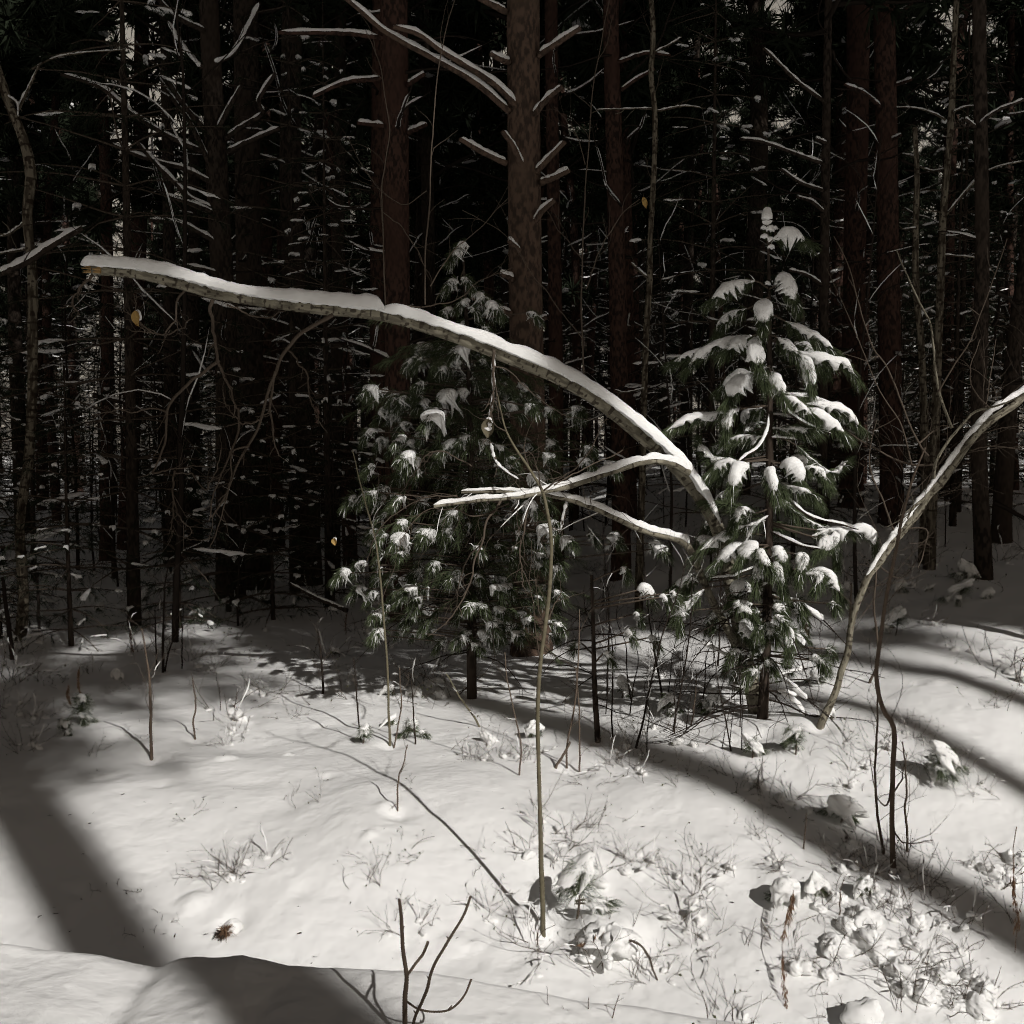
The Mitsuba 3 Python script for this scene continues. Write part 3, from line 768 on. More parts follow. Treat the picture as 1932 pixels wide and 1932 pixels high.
for i, (bp, snowh) in enumerate([([(1300, 893, 7), (1270, 876, 7), (1240, 870, 6.5), (1210, 872, 6), (1170, 884, 6), (1130, 898, 5.5), (1090, 911, 5.5), (1050, 923, 5), (1000, 934, 5), (950, 941, 4.5), (900, 945, 4), (860, 950, 4), (818, 957, 3.5)], 1),
                                 ([(1400, 1240, 9), (1372, 1185, 8), (1345, 1135, 7.5), (1318, 1075, 7), (1300, 1035, 7), (1280, 1018, 7), (1240, 1008, 6.5), (1200, 995, 6), (1160, 976, 6), (1120, 958, 5.5), (1070, 942, 5), (1030, 934, 4), (980, 930, 3.2), (930, 928, 2.6), (870, 930, 2)], 1)]):
    Q, R2 = path_px(bp, 6.25 if i == 0 else 6.5, 5.75 if i == 0 else 5.9)
    b = put(t, 'limb', tube(Q, R2, n=70, sides=9, rough=.08, seed=40 + i, wander=.02), 'm_birch', label=['snow-covered side limb reaching left from the arch', 'second snowy limb arching over from the foot of the birch'][i])
    Qs = Q[:] if i == 0 else Q[4:]
    Rs = R2 if i == 0 else R2[4:]
    put(b, 'snow_cap', snow(Qs + [0, 0, .008], Rs * 1.05, Rs * 1.55 + .003, n=80, K=12, seed=50 + i, lump=.45, ends=(.04, .03), skirt=.3, fq=30, lift=.004), 'm_snow')
    twig_parts(t, Q[3:], 9, .5, .003, 60 + i, 'm_twig', snowy=.5, sag=.18, up=-.15, name='twig', s0=.3)

HANG = [[(175, 519, 3), (152, 545), (139, 572), (150, 598)], [(402, 566, 4), (395, 590), (404, 635), (415, 690), (433, 735), (446, 770)], [(414, 680, 3.5), (372, 708), (330, 752), (315, 778), (312, 822), (299, 868), (288, 893)], [(315, 778, 2), (285, 770), (250, 775), (225, 772), (172, 784)],
        [(288, 893, 2), (330, 884), (402, 877)], [(330, 888, 2), (327, 945), (345, 980), (366, 1004)], [(330, 893, 1.7), (360, 895), (375, 910), (392, 920), (410, 880), (418, 850)], [(327, 945, 1.5), (325, 980), (329, 1010)],
        [(628, 594, 4), (590, 617), (555, 647), (525, 688), (509, 738), (492, 792), (470, 842), (445, 882), (428, 930), (395, 978)], [(520, 700, 3), (511, 760), (516, 812), (524, 860)], [(540, 658, 2), (575, 702), (590, 760), (603, 800)], [(450, 770, 2.5), (445, 830), (425, 880), (405, 930), (392, 985)],
        [(490, 792, 2), (455, 800), (432, 770), (420, 745)], [(470, 842, 2), (440, 850), (432, 905), (418, 975), (395, 1030)], [(350, 546, 2.5), (334, 572), (331, 605), (312, 632), (285, 630), (242, 620)], [(312, 632, 1.8), (342, 622), (360, 598)], [(290, 630, 1.6), (268, 612), (255, 575), (250, 555)], [(268, 612, 1.5), (240, 590), (225, 575)],
        [(428, 575, 2), (470, 596), (500, 598), (540, 585)], [(932, 660, 4), (930, 700), (931, 735), (925, 775), (922, 800)], [(925, 835, 3), (935, 870), (955, 890), (978, 905)], [(945, 945, 3.5), (935, 962), (920, 985), (905, 1030), (893, 1080), (872, 1130), (840, 1180)],
        [(1002, 935, 3), (990, 990), (983, 1040), (985, 1110)], [(1070, 942, 3), (1062, 975), (1057, 1000), (1040, 995)], [(905, 1030, 2), (880, 1060), (865, 1100), (860, 1150)], [(960, 950, 2), (900, 975), (850, 960), (800, 965), (770, 1000), (750, 1040)],
        [(862, 935, 2), (800, 940), (755, 960), (715, 1000), (690, 1060)], [(890, 880, 2), (860, 860), (820, 850), (790, 880), (762, 920), (758, 930)], [(930, 690, 1.5), (960, 700), (1010, 745), (1060, 780), (1105, 790), (1150, 790)]]
for i, bp in enumerate(HANG):
    Q, R2 = path_px([b[:2] for b in bp], 5.95 + .05 * (i % 4), 5.75 + .12 * (i % 5))
    w0 = bp[0][2] / F * 6 * (1.0 if i < 19 else .8)
    ms = [tube(Q, [w0, w0 * .4], n=6 * len(Q), sides=5, wander=.055, seed=i)]
    for Q2, r2 in twigs(Q, w0 * .45, 7, .16, 700 + i, ang=45, up=0, s0=.3):
        ms.append(tube(Q2, [r2, r2 * .5], n=6, sides=3))
    b = put(t, 'twig', join(ms), 'm_twig')
    if i in (19, 20, 23):
        put(b, 'snow_cap', snow(Q, [w0 * 1.2, w0 * .7], [w0 * 1.7, w0], n=30, K=8, seed=i, lump=.95, lift=w0 * .3), 'm_snow')
UPS = [[(728, 583, 2.2), (724, 520), (722, 430), (722, 330), (735, 255), (726, 190), (715, 120), (690, 60)], [(802, 575, 2.5), (803, 480), (812, 350), (820, 200), (835, 80), (862, -10)], [(1101, 705, 2.5), (1098, 590), (1099, 490), (1104, 380), (1110, 290), (1118, 180), (1135, 80), (1152, -10)],
       [(1106, 545, 1.8), (1130, 480), (1165, 415), (1205, 375)], [(812, 540, 1.8), (850, 480), (905, 430), (958, 372)], [(745, 575, 2), (800, 580), (860, 565), (905, 530), (965, 505)], [(722, 400, 1.5), (760, 430), (800, 500), (802, 520)], [(1099, 490, 1.4), (1060, 440), (1030, 395)], [(805, 360, 1.2), (760, 385), (700, 340), (655, 260)],
       [(1104, 310, 1.3), (1085, 250), (1045, 200)], [(1100, 640, 1.5), (1060, 590), (1000, 510), (950, 440), (870, 395)]]
for i, bp in enumerate(UPS):
    Q, R2 = path_px([b[:2] for b in bp], 6.1, 6.1 + .1 * (i % 3))
    w0 = bp[0][2] / F * 6 * .75
    ms = [tube(Q, [w0, w0 * .45], n=6 * len(Q), sides=5, wander=.03, seed=i + 40)]
    for Q2, r2 in twigs(Q, w0 * .5, 5, .3, 740 + i, ang=42, up=.25):
        ms.append(tube(Q2, [r2, r2 * .5], n=6, sides=3))
    put(t, 'shoot', join(ms), 'm_twig')


# ------------------------------------------------------------------ leaves that still hang on
def leaf(name, label, px, py, Y, L, W, hang=(0.2, 0, -1), mat='m_leaf', snowy=False, seed=0):
    r = np.random.default_rng(seed)
    t = thing(name, label, 'leaf')
    c, d = at(px, py, Y), unit(np.array(hang, float))
    side = unit(np.cross(d, [0.25, 1, .1]))
    nn = np.cross(d, side)
    V, Fc = [], []
    nu, nv = 9, 7
    for i in range(nu):
        s = i / (nu - 1)
        wv = W / 2 * math.sin(math.pi * min(1, s * .97 + .02)) ** .75 * (1.25 - .5 * s)
        for j in range(nv):
            q = j / (nv - 1) * 2 - 1
            V.append(c + d * (s - .5) * L + side * wv * q + nn * (.35 * W * abs(q) ** 1.5 + .12 * L * math.sin(3 * s + seed) * s))
    for i in range(nu - 1):
        for j in range(nv - 1):
            a = i * nv + j
            Fc += [[a, a + 1, a + nv + 1], [a, a + nv + 1, a + nv]]
    put(t, 'blade', (np.array(V), np.array(Fc)), mat)
    put(t, 'stalk', tube([c - d * L * .5, c - d * L * .8 + side * .01], [.0012, .001], n=5, sides=4), 'm_twig')
    if snowy:
        m = snow([c - d * L * .6, c - d * L * .2, c + d * L * .15], [W * .2, W * .34, W * .3], [W * .25, W * .35, W * .2], n=14, K=12, skirt=.6, seed=seed, lump=.4)
        put(t, 'snow_cap', (m[0] + nn * -.004, m[1]), 'm_snow')
    return t


leaf('dead_leaf', 'yellow dead leaf with a snow cap hanging under the arched birch at left', 260, 601, 5.8, .085, .055, (.05, 0, -1), snowy=True, seed=1)
leaf('dead_leaf', 'small bright orange leaf alone on a twig left of the dense young pine', 632, 1022, 5.6, .04, .034, (.1, 0, -1), snowy=True, seed=2)
leaf('dead_leaf', 'greenish withered leaf cupping a ball of snow beside the tall sapling', 922, 808, 5.9, .11, .075, (0, .1, -1), mat='m_stem', snowy=True, seed=3)
leaf('dead_leaf', 'yellow leaf dangling low beneath the right side of the young pine', 1523, 1188, 6.1, .075, .03, (.2, 0, -1), mat='m_stem', snowy=True, seed=4)
leaf('dead_leaf', 'brown pointed leaf on a shoot left of the spotted birch stem', 1217, 383, 6.1, .07, .03, (.3, 0, -1), seed=5)

# ------------------------------------------------------------------ the young pine on the right
YP = 6.3
t = thing('young_pine', 'snow-laden young pine with long green needles right of the middle', 'pine')
trunk_px = [(1448, 392, 1.6), (1449, 440, 2), (1450, 480, 2.4), (1451, 540, 3), (1452, 640, 4.5), (1452, 760, 6), (1452, 900, 7), (1450, 1040, 8), (1446, 1200, 9), (1440, 1330, 10), (1438, 1386, 12)]
P, R = path_px(trunk_px, YP)
P = np.vstack([P, P[-1] - [0, 0, .2]])
R = np.r_[R, R[-1]]
put(t, 'trunk', tube(P[::-1], R[::-1], n=60, sides=10, rough=.1, seed=71), 'm_dark_bark')


def trunk_x(y):
    return float(np.interp(y, [p[1] for p in trunk_px], [p[0] for p in trunk_px]))


# y on the trunk, way points of the bough in the photograph, half width of its snow in pixels, depth offset of the tip, amount of snow
BOUGHS = [(470, [(1458, 452), (1490, 446), (1520, 455)], 13, -.1, 1.2), (545, [(1425, 530), (1385, 541), (1342, 566)], 14, 0, 1), (545, [(1462, 540), (1478, 530), (1500, 568)], 15, -.15, 1.1), (560, [(1443, 566), (1439, 585), (1440, 610)], 17, -.35, 1.2),
          (562, [(1410, 582), (1375, 595), (1352, 628)], 13, .35, .5), (590, [(1480, 606), (1530, 634), (1572, 660)], 13, .1, .8), (628, [(1420, 636), (1365, 648), (1325, 665), (1298, 690)], 12, 0, 1), (628, [(1380, 655), (1330, 661), (1270, 683)], 11, .25, .9),
          (628, [(1420, 634), (1395, 645), (1370, 662)], 11, -.12, 1), (630, [(1428, 632), (1424, 655), (1433, 690)], 11, -.4, 1), (632, [(1465, 636), (1485, 652), (1508, 672)], 10, -.1, 1), (640, [(1500, 650), (1518, 652), (1536, 678)], 9, .05, 1), (640, [(1500, 665), (1555, 680), (1590, 684), (1612, 708)], 14, 0, 1.1),
          (640, [(1500, 668), (1521, 685), (1530, 730)], 11, -.15, .9), (640, [(1520, 668), (1546, 671), (1556, 692)], 8, .1, 1), (700, [(1425, 704), (1395, 704), (1362, 730)], 11, .15, .8), (700, [(1420, 708), (1398, 722), (1376, 750)], 17, -.2, 1.2), (690, [(1446, 694), (1437, 700), (1443, 722)], 7, -.3, .9),
          (690, [(1453, 700), (1462, 718), (1478, 748)], 11, -.3, 1), (745, [(1470, 752), (1500, 757), (1532, 782)], 11, -.2, 1), (735, [(1480, 742), (1530, 752), (1580, 770)], 11, .15, 1), (740, [(1520, 762), (1585, 775), (1620, 803)], 13, .1, 1), (745, [(1500, 768), (1552, 790), (1594, 818)], 12, -.1, 1),
          (765, [(1400, 770), (1330, 786), (1290, 795), (1258, 812)], 13, 0, 1), (765, [(1395, 772), (1374, 784), (1369, 814)], 9, -.2, 1), (765, [(1440, 770), (1420, 776), (1402, 800)], 13, .45, .7), (860, [(1390, 868), (1345, 866), (1325, 848), (1320, 835)], 10, .1, .9),
          (865, [(1395, 872), (1372, 872), (1345, 888)], 12, 0, 1), (865, [(1400, 872), (1372, 882), (1348, 900)], 9, .15, 1), (868, [(1412, 872), (1396, 886), (1380, 918)], 14, -.3, 1.1), (880, [(1450, 884), (1454, 898), (1462, 928)], 11, -.45, 1.2), (868, [(1470, 882), (1495, 884), (1514, 910)], 17, -.15, 1.1),
          (868, [(1490, 876), (1505, 866), (1520, 880)], 11, .2, .9), (872, [(1515, 880), (1540, 886), (1560, 908)], 10, 0, 1), (820, [(1500, 838), (1560, 890), (1600, 868)], 9, .45, .4), (985, [(1530, 1012), (1570, 1012), (1545, 1038)], 12, -.1, 1), (985, [(1540, 1000), (1610, 1000), (1640, 1006), (1650, 1030)], 15, -.05, 1.1),
          (990, [(1540, 1015), (1572, 1030), (1578, 1058)], 8, .15, .9), (960, [(1425, 968), (1400, 962), (1384, 988)], 12, -.1, 1), (960, [(1418, 975), (1390, 985), (1378, 1005)], 13, .2, .5), (1030, [(1425, 1030), (1385, 1035), (1350, 1062)], 13, -.05, 1), (1028, [(1430, 1028), (1415, 1030), (1398, 1054)], 15, -.2, 1),
          (1030, [(1440, 1034), (1435, 1045), (1452, 1070)], 9, -.35, 1), (1030, [(1455, 1034), (1468, 1040), (1483, 1064)], 12, -.15, 1), (1055, [(1458, 1060), (1465, 1070), (1478, 1108)], 8, -.2, .8), (1040, [(1500, 1045), (1514, 1050), (1509, 1084)], 9, -.25, 1), (1060, [(1520, 1080), (1560, 1082), (1584, 1118)], 14, -.1, 1),
          (1060, [(1515, 1082), (1548, 1085), (1540, 1105)], 8, -.2, .9), (1050, [(1440, 1062), (1431, 1070), (1426, 1102)], 8, -.3, .9), (1040, [(1390, 1030), (1330, 1018), (1318, 1026)], 13, .25, .9), (1100, [(1420, 1108), (1396, 1104), (1382, 1126)], 11, -.1, 1), (1140, [(1420, 1140), (1395, 1138), (1420, 1160)], 10, -.3, 1),
          (1120, [(1480, 1132), (1502, 1138), (1516, 1162)], 9, .1, 1), (1170, [(1430, 1176), (1408, 1180), (1420, 1208)], 9, -.25, 1), (1170, [(1456, 1176), (1452, 1184), (1444, 1196)], 8, -.3, 1), (1170, [(1470, 1185), (1489, 1195), (1488, 1224)], 8, -.35, 1), (1010, [(1350, 1000), (1345, 985), (1330, 998)], 11, .35, .6),
          (1100, [(1330, 1110), (1300, 1140), (1284, 1152), (1283, 1182)], 9, .0, 1), (1070, [(1350, 1085), (1300, 1090), (1270, 1108)], 11, .3, .7), (1080, [(1320, 1100), (1310, 1092), (1296, 1112)], 9, .15, .8), (940, [(1480, 950), (1530, 985), (1575, 1000)], 5, .2, .5), (1140, [(1370, 1150), (1350, 1158), (1340, 1180)], 10, .2, .7),
          (800, [(1400, 822), (1420, 800), (1432, 812)], 8, .35, .5), (905, [(1400, 925), (1372, 930), (1350, 945)], 10, .35, .5), (905, [(1500, 930), (1530, 935), (1548, 950)], 9, .4, .4), (820, [(1390, 838), (1360, 842), (1345, 852)], 10, .4, .7)]
for k, (ty, way, w, dz, am) in enumerate(BOUGHS):
    n = len(way)
    Q = np.array([at(x, y, YP + dz * (.35 + .65 * (i + 1) / n)) for i, (x, y) in enumerate(way)])
    tuft(t, Q, w / F * YP * 1.18, 80 + k, frost=.04, skirt=.9, nl=.09, n=int(480 + 18 * w), wid=.0028, amount=am, stem=[at(trunk_x(ty), ty, YP)], stem_r=.0042)
r = np.random.default_rng(70)
for k in range(9):
    y0 = r.uniform(760, 1180)
    L = .2 + .42 * (y0 - 600) / 580
    Q = limb(r, at(trunk_x(y0), y0, YP), r.uniform(0, 6.28), L * r.uniform(.6, 1.1), r.uniform(-.05, .4), -.1, k=5)
    tuft(t, Q, .026, 2500 + k, nl=.105, n=420, wid=.0028, amount=r.choice([0, .8]), stem_r=.004, frost=.04)
for k in range(26):                                      # the lower skirt
    y0, x0 = r.uniform(1110, 1270), 1440 + r.normal() * 75
    w, dz = r.uniform(5, 10), r.uniform(-.45, .45)
    sx = np.sign(x0 - 1444)
    Q = np.array([at(x0 - sx * w * 1.5, y0, YP + dz * .8), at(x0, y0 - w * .3, YP + dz * .9), at(x0 + sx * w, y0 + w * 1.1, YP + dz)])
    tuft(t, Q, w / F * YP, 2600 + k, nl=.085, n=300, wid=.0028, amount=r.uniform(.5, 1), stem=[at(trunk_x(y0), y0 - 10, YP)], stem_r=.0038, skirt=.9)
# the leader at the top, upright and caked with snow
Q = np.array([at(1449, 462, YP), at(1448, 430, YP), at(1448, 398, YP)])
b = put(t, 'leader', tube(Q, [.008, .004], n=6), 'm_twig')
put(b, 'needle', needles(Q, 260, .06, .002, 5, spread=(30, 70), droop=.1), 'm_needle', smooth=False, kind='stuff')
c = at(1447, 410, YP)
put(b, 'snow_cap', snow([at(1447, 425, YP - .02), at(1447, 408, YP - .02), at(1448, 391, YP)], [.03, .034, .02], [.03, .034, .02], n=14, seed=3, lump=.5, skirt=.4), 'm_snow')
for k, (x, y, w) in enumerate([(1453, 433, 9), (1442, 446, 7), (1456, 452, 8), (1462, 430, 5), (1440, 430, 5), (1455, 466, 6), (1449, 535, 5)]):
    put(b, 'snow_cap', snow([at(x - w * .7, y + 2, YP - .03), at(x, y - 1, YP - .05), at(x + w * .7, y + 3, YP - .03)], [w / F * YP * .7], [w / F * YP * .8], n=10, K=10, seed=k, lump=.6, skirt=.8), 'm_snow')
for k, bp in enumerate([[(1451, 780), (1447, 815), (1430, 845), (1410, 858), (1393, 872)], [(1454, 826), (1480, 828), (1504, 831)], [(1450, 972), (1425, 990), (1404, 1027)], [(1455, 1003), (1490, 1020), (1515, 1030), (1548, 1036)], [(1455, 905), (1485, 940), (1530, 975), (1590, 990), (1618, 998)],
                        [(1452, 1100), (1420, 1115), (1390, 1128)], [(1445, 1245), (1425, 1280), (1405, 1298), (1375, 1292)], [(1454, 720), (1480, 770), (1520, 800), (1570, 820)], [(1445, 1065), (1400, 1080), (1385, 1088), (1340, 1092)]]):
    Q, _ = path_px(bp, YP - .02, YP - .2 + .1 * (k % 3))
    b = put(t, 'branch', tube(Q, [.009, .004], n=20, sides=6, wander=.02, seed=k), 'm_dark_bark')
    put(b, 'snow_cap', snow(Q, [.011, .008], [.016, .011], n=26, K=10, seed=k, lump=.6, lift=.004), 'm_snow')
r = np.random.default_rng(72)
for k in range(44):                                      # dead lower branches, long and drooping
    y0 = r.uniform(1110, 1340)
    p0 = at(trunk_x(y0), y0, YP)
    Q = limb(r, p0, r.uniform(0, 6.28), r.uniform(.35, 1.0), r.uniform(-.2, .35), r.uniform(-.22, -.02), k=6, wig=.12)
    Q[:, 2] = np.maximum(Q[:, 2], height(Q[:, 0], Q[:, 1]) + .015)
    ms = [tube(Q, [.006, .0022], n=14, sides=5)]
    for Q2, r2 in twigs(Q, .0025, 5, .3, 7000 + k, up=-.1, sag=.05):
        ms.append(tube(Q2, [r2, r2 * .5], n=7, sides=3))
    b = put(t, 'dead_branch', join(ms), 'm_dark_twig')
    if k % 3 == 0:
        put(b, 'snow_cap', snow(Q[1:4], [.012, .02], [.018, .024], n=12, K=10, seed=k, lump=.6, skirt=.5), 'm_snow')

# ------------------------------------------------------------------ the dense dim young pine behind the sapling
YQ = 7.45
t = thing('young_pine', 'dense dim young pine with many small snow tufts in front of the thick trunk', 'pine')
tp = [(872, 455, 1.5), (878, 560, 3), (884, 700, 5), (888, 850, 6.5), (890, 1000, 8), (890, 1150, 9), (890, 1245, 10)]
P, R = path_px(tp, YQ)
P = np.vstack([P, P[-1] - [0, 0, .4]])
put(t, 'trunk', tube(P[::-1], np.r_[R, R[-1]][::-1], n=40, sides=8, rough=.1, seed=73), 'm_dark_bark')
TUFTS = [(872, 465, 9), (862, 478, 8), (855, 532, 8), (878, 527, 6), (905, 560, 9), (930, 575, 10), (845, 585, 7), (800, 660, 12), (838, 665, 13), (868, 660, 12), (858, 685, 10), (795, 680, 9), (700, 733, 9), (712, 740, 6), (725, 738, 7), (745, 745, 7), (763, 752, 8), (790, 735, 8), (800, 758, 8), (842, 745, 14), (872, 742, 10),
         (905, 725, 8), (955, 740, 14), (985, 730, 8), (1005, 752, 11), (968, 765, 9), (1000, 765, 6), (727, 775, 11), (745, 785, 7), (762, 772, 7), (818, 785, 12), (833, 790, 10), (700, 815, 9), (765, 800, 9), (808, 805, 7), (850, 838, 13), (722, 830, 8), (744, 845, 7), (775, 835, 8), (770, 860, 9), (778, 868, 10), (830, 862, 7), (818, 875, 6),
         (915, 835, 8), (992, 840, 12), (1035, 860, 7), (880, 900, 12), (912, 880, 7), (945, 895, 8), (1012, 905, 12), (1105, 870, 10), (1110, 845, 6), (1150, 875, 8), (1078, 780, 7), (1090, 770, 6), (890, 925, 7), (800, 940, 9), (860, 962, 9), (755, 940, 8), (720, 940, 7), (760, 985, 6), (790, 1000, 10), (840, 985, 9), (810, 1005, 8), (855, 1000, 8),
         (755, 1015, 11), (760, 1030, 8), (880, 990, 9), (1000, 955, 12), (1010, 970, 9), (1030, 1000, 12), (1040, 1005, 10), (1005, 1030, 14), (1035, 1035, 10), (1070, 1018, 8), (885, 1030, 7), (840, 1042, 10), (825, 1055, 8), (790, 1075, 8), (768, 1092, 10), (860, 1085, 12), (925, 1088, 13), (945, 1090, 8), (900, 1100, 7), (960, 1060, 8), (990, 1115, 8),
         (812, 1145, 12), (775, 1150, 6), (800, 1110, 7), (840, 1110, 8), (915, 1195, 10), (935, 1190, 7), (880, 1195, 7), (960, 1180, 9), (995, 1170, 8), (700, 880, 6), (690, 930, 8), (665, 940, 7), (680, 1065, 9), (650, 1080, 9), (680, 1110, 9), (705, 1120, 8), (1160, 1010, 8), (1155, 1015, 8), (1115, 1010, 6), (1235, 1025, 8), (1245, 1035, 9)]
r = np.random.default_rng(74)
for k, (x, y, w) in enumerate(TUFTS):
    ty = min(1180, y + abs(x - 890) * .10 + r.uniform(-25, 15))
    tx = float(np.interp(ty, [p[1] for p in tp], [p[0] for p in tp]))
    dz = r.uniform(-.75, .55) * min(1, (y - 420) / 350)
    sx = np.sign(x - tx) or 1
    Q = np.array([at(x - sx * w * 1.5, y + 1, YQ + dz * .75), at(x, y - w * .3, YQ + dz * .9), at(x + sx * w * 1.2, y + w * r.uniform(.5, 1.2), YQ + dz)])
    mid = at((tx * .6 + x * .4), ty * .6 + y * .4 + r.uniform(-12, 4), YQ + dz * .3)
    tuft(t, Q, w / F * YQ * 1.3, 200 + k, nl=.095, n=260, wid=.0034, amount=r.uniform(.45, .75), skirt=1.7, stem=[at(tx, ty, YQ), mid], stem_r=.0045, seg=2, K=12)
for k in range(165):
    f = r.random() ** .6
    y0 = 560 + 655 * f
    x0 = 885 + r.normal() * (45 + 95 * f)
    x0 = float(np.clip(x0, 715, 1045)) + r.normal() * 6
    tx = float(np.interp(y0, [p[1] for p in tp], [p[0] for p in tp]))
    w, dz = r.uniform(5, 9), r.uniform(-.8, .5) * min(1, f + .3)
    sx = np.sign(x0 - tx)
    Q = np.array([at(x0 - sx * w * 1.3, y0, YQ + dz * .8), at(x0, y0 - w * .2, YQ + dz * .9), at(x0 + sx * w * 1.1, y0 + w * .9, YQ + dz)])
    tuft(t, Q, w / F * YQ, 2200 + k, nl=.09, n=200, wid=.0034, amount=r.uniform(.3, .6), stem=[at(tx, y0 + abs(x0 - tx) * .1, YQ)], stem_r=.0035, skirt=1.4)
for k in range(120):                                     # boughs in its inner shade, little snow
    f = r.random()
    y0 = 640 + 520 * f
    tx = float(np.interp(y0, [p[1] for p in tp], [p[0] for p in tp]))
    az = r.uniform(0, 6.28)
    Q = limb(r, at(tx, y0, YQ), az, r.uniform(.35, .95), r.uniform(-.05, .35), -.12, k=5)
    tuft(t, Q, .03, 400 + k, nl=.09, n=150, wid=.003, amount=0, stem_r=.004)
for k in range(34):
    y0 = r.uniform(1020, 1240)
    Q = limb(r, at(890, y0, YQ), r.uniform(0, 6.28), r.uniform(.4, 1.1), r.uniform(-.1, .3), r.uniform(-.2, -.04), k=6, wig=.12)
    Q[:, 2] = np.maximum(Q[:, 2], height(Q[:, 0], Q[:, 1]) + .02)
    ms = [tube(Q, [.006, .002], n=12, sides=4)] + [tube(Q2, [r2, r2 * .5], n=6, sides=3) for Q2, r2 in twigs(Q, .0025, 4, .3, 7200 + k, up=-.05)]
    b = put(t, 'dead_branch', join(ms), 'm_dark_twig')

# a small third pine low between the two, and the one whose bough reaches in at right
t = thing('young_pine', 'low young pine with a dark thin trunk between the two bigger young pines', 'pine')
g = ground(1127, 1402)
YS = float(g[1])
P, R = path_px([(1116, 1085, 3), (1119, 1180, 4), (1122, 1300, 5), (1128, 1400, 6)], YS)
put(t, 'trunk', tube(np.vstack([P, P[-1] - [0, 0, .2]])[::-1], np.r_[R, R[-1]][::-1], n=20, sides=7, rough=.12), 'm_dark_bark')
for k, (x, y, w) in enumerate([(1217, 1115, 16), (1252, 1128, 9), (1175, 1075, 6), (1185, 1195, 8), (1145, 1235, 8), (1230, 1205, 9), (1090, 1215, 7), (1270, 1120, 8), (1200, 1160, 7)]):
    dz = r.uniform(-.2, .3)
    s = np.sign(x - 1120)
    Q = np.array([at(x - s * w, y - 1, YS + dz), at(x, y - w * .3, YS + dz), at(x + s * w * .9, y + w * .9, YS + dz)])
    tuft(t, Q, w / F * YS * .9, 450 + k, nl=.085, n=180, wid=.0025, stem=[at(1119, min(1300, y + 20), YS)])
for k in range(12):
    y0 = r.uniform(1120, 1330)
    Q = limb(r, at(1120, y0, YS), r.uniform(0, 6.28), r.uniform(.25, .7), r.uniform(-.1, .3), r.uniform(-.2, 0), k=6, wig=.12)
    Q[:, 2] = np.maximum(Q[:, 2], height(Q[:, 0], Q[:, 1]) + .02)
    put(t, 'dead_branch', join([tube(Q, [.005, .0018], n=12, sides=4)] + [tube(Q2, [r2, r2 * .5], n=6, sides=3) for Q2, r2 in twigs(Q, .002, 3, .22, 7300 + k, up=0)]), 'm_dark_twig')

# ------------------------------------------------------------------ leaning birch and bare saplings at right
slim('leaning_birch', 'snow-lined birch leaning out to the right edge of the picture', 'tree', [(2010, 672, 6.2), (1935, 737, 6.5), (1876, 777, 6.9), (1836, 820, 6.9), (1800, 868, 6.9), (1766, 914, 7.2), (1740, 948, 6.9), (1702, 998, 6.5), (1668, 1045, 6.5), (1640, 1092, 6.5), (1614, 1150, 6.2), (1600, 1220, 6.2), (1578, 1300, 6.5), (1548, 1374, 7.6)], 'm_birch', sides=10, n=80,
     branches=[[(1762, 910, 3.5), (1770, 862), (1832, 782), (1872, 768), (1940, 742)], [(1796, 808, 3), (1772, 740), (1762, 660), (1756, 610), (1720, 540), (1690, 470)], [(1747, 938, 3.5), (1722, 960), (1712, 980)], [(1762, 877, 2.5), (1722, 877), (1672, 858), (1610, 822), (1570, 790)],
               [(1752, 860, 2), (1735, 838), (1702, 765), (1672, 690), (1640, 640), (1600, 500), (1575, 446)], [(1735, 836, 2), (1772, 805), (1800, 806)], [(1770, 740, 2), (1800, 690), (1840, 620), (1900, 450)], [(1720, 876, 1.6), (1700, 800), (1660, 740), (1620, 640), (1560, 505)], [(1830, 850, 1.6), (1870, 842), (1935, 850)],
               [(1876, 777, 1.8), (1840, 740), (1830, 700), (1850, 640)], [(1702, 998, 2), (1748, 1000), (1740, 1050), (1732, 1072)], [(1800, 868, 1.5), (1850, 800), (1870, 700), (1880, 640)], [(1690, 1010, 2), (1660, 930), (1640, 870), (1655, 790)], [(1655, 1065, 1.6), (1700, 1090), (1740, 1040)]], seed=81, snowy=0, tw=26, twL=.8, wan=.11)
key = 'leaning_birch'
Q, _ = path_px([(2005, 668), (1936, 731), (1874, 771), (1833, 815), (1796, 863), (1761, 909), (1734, 944), (1697, 993), (1663, 1040), (1634, 1088)], float(ground(1548, 1374)[1]))
put(key, 'snow_cap', snow(Q, [.017, .015], [.022, .018], n=90, K=12, seed=82, lump=.8, ends=(.02, .05), fq=30, skirt=.2), 'm_snow')
slim('bare_sapling', 'brown crooked sapling rising in front of the leaning birch', 'sapling', [(1745, 845, 1.5), (1722, 905, 2.2), (1702, 980, 2.8), (1692, 1035, 3.2), (1674, 1125, 3.4), (1660, 1215, 3.6), (1655, 1285, 3.8), (1668, 1342, 4.2), (1686, 1374, 4.6), (1684, 1450, 4.6), (1682, 1550, 5), (1686, 1648, 5.6)], 'm_brown_stem', seed=83, tw=10, twL=.5,
     branches=[[(1684, 1470, 2), (1672, 1520), (1655, 1500), (1640, 1420), 0], [(1683, 1500, 2), (1700, 1470), (1712, 1420), 0], [(1684, 1555, 2), (1702, 1590), (1760, 1585), 0]])
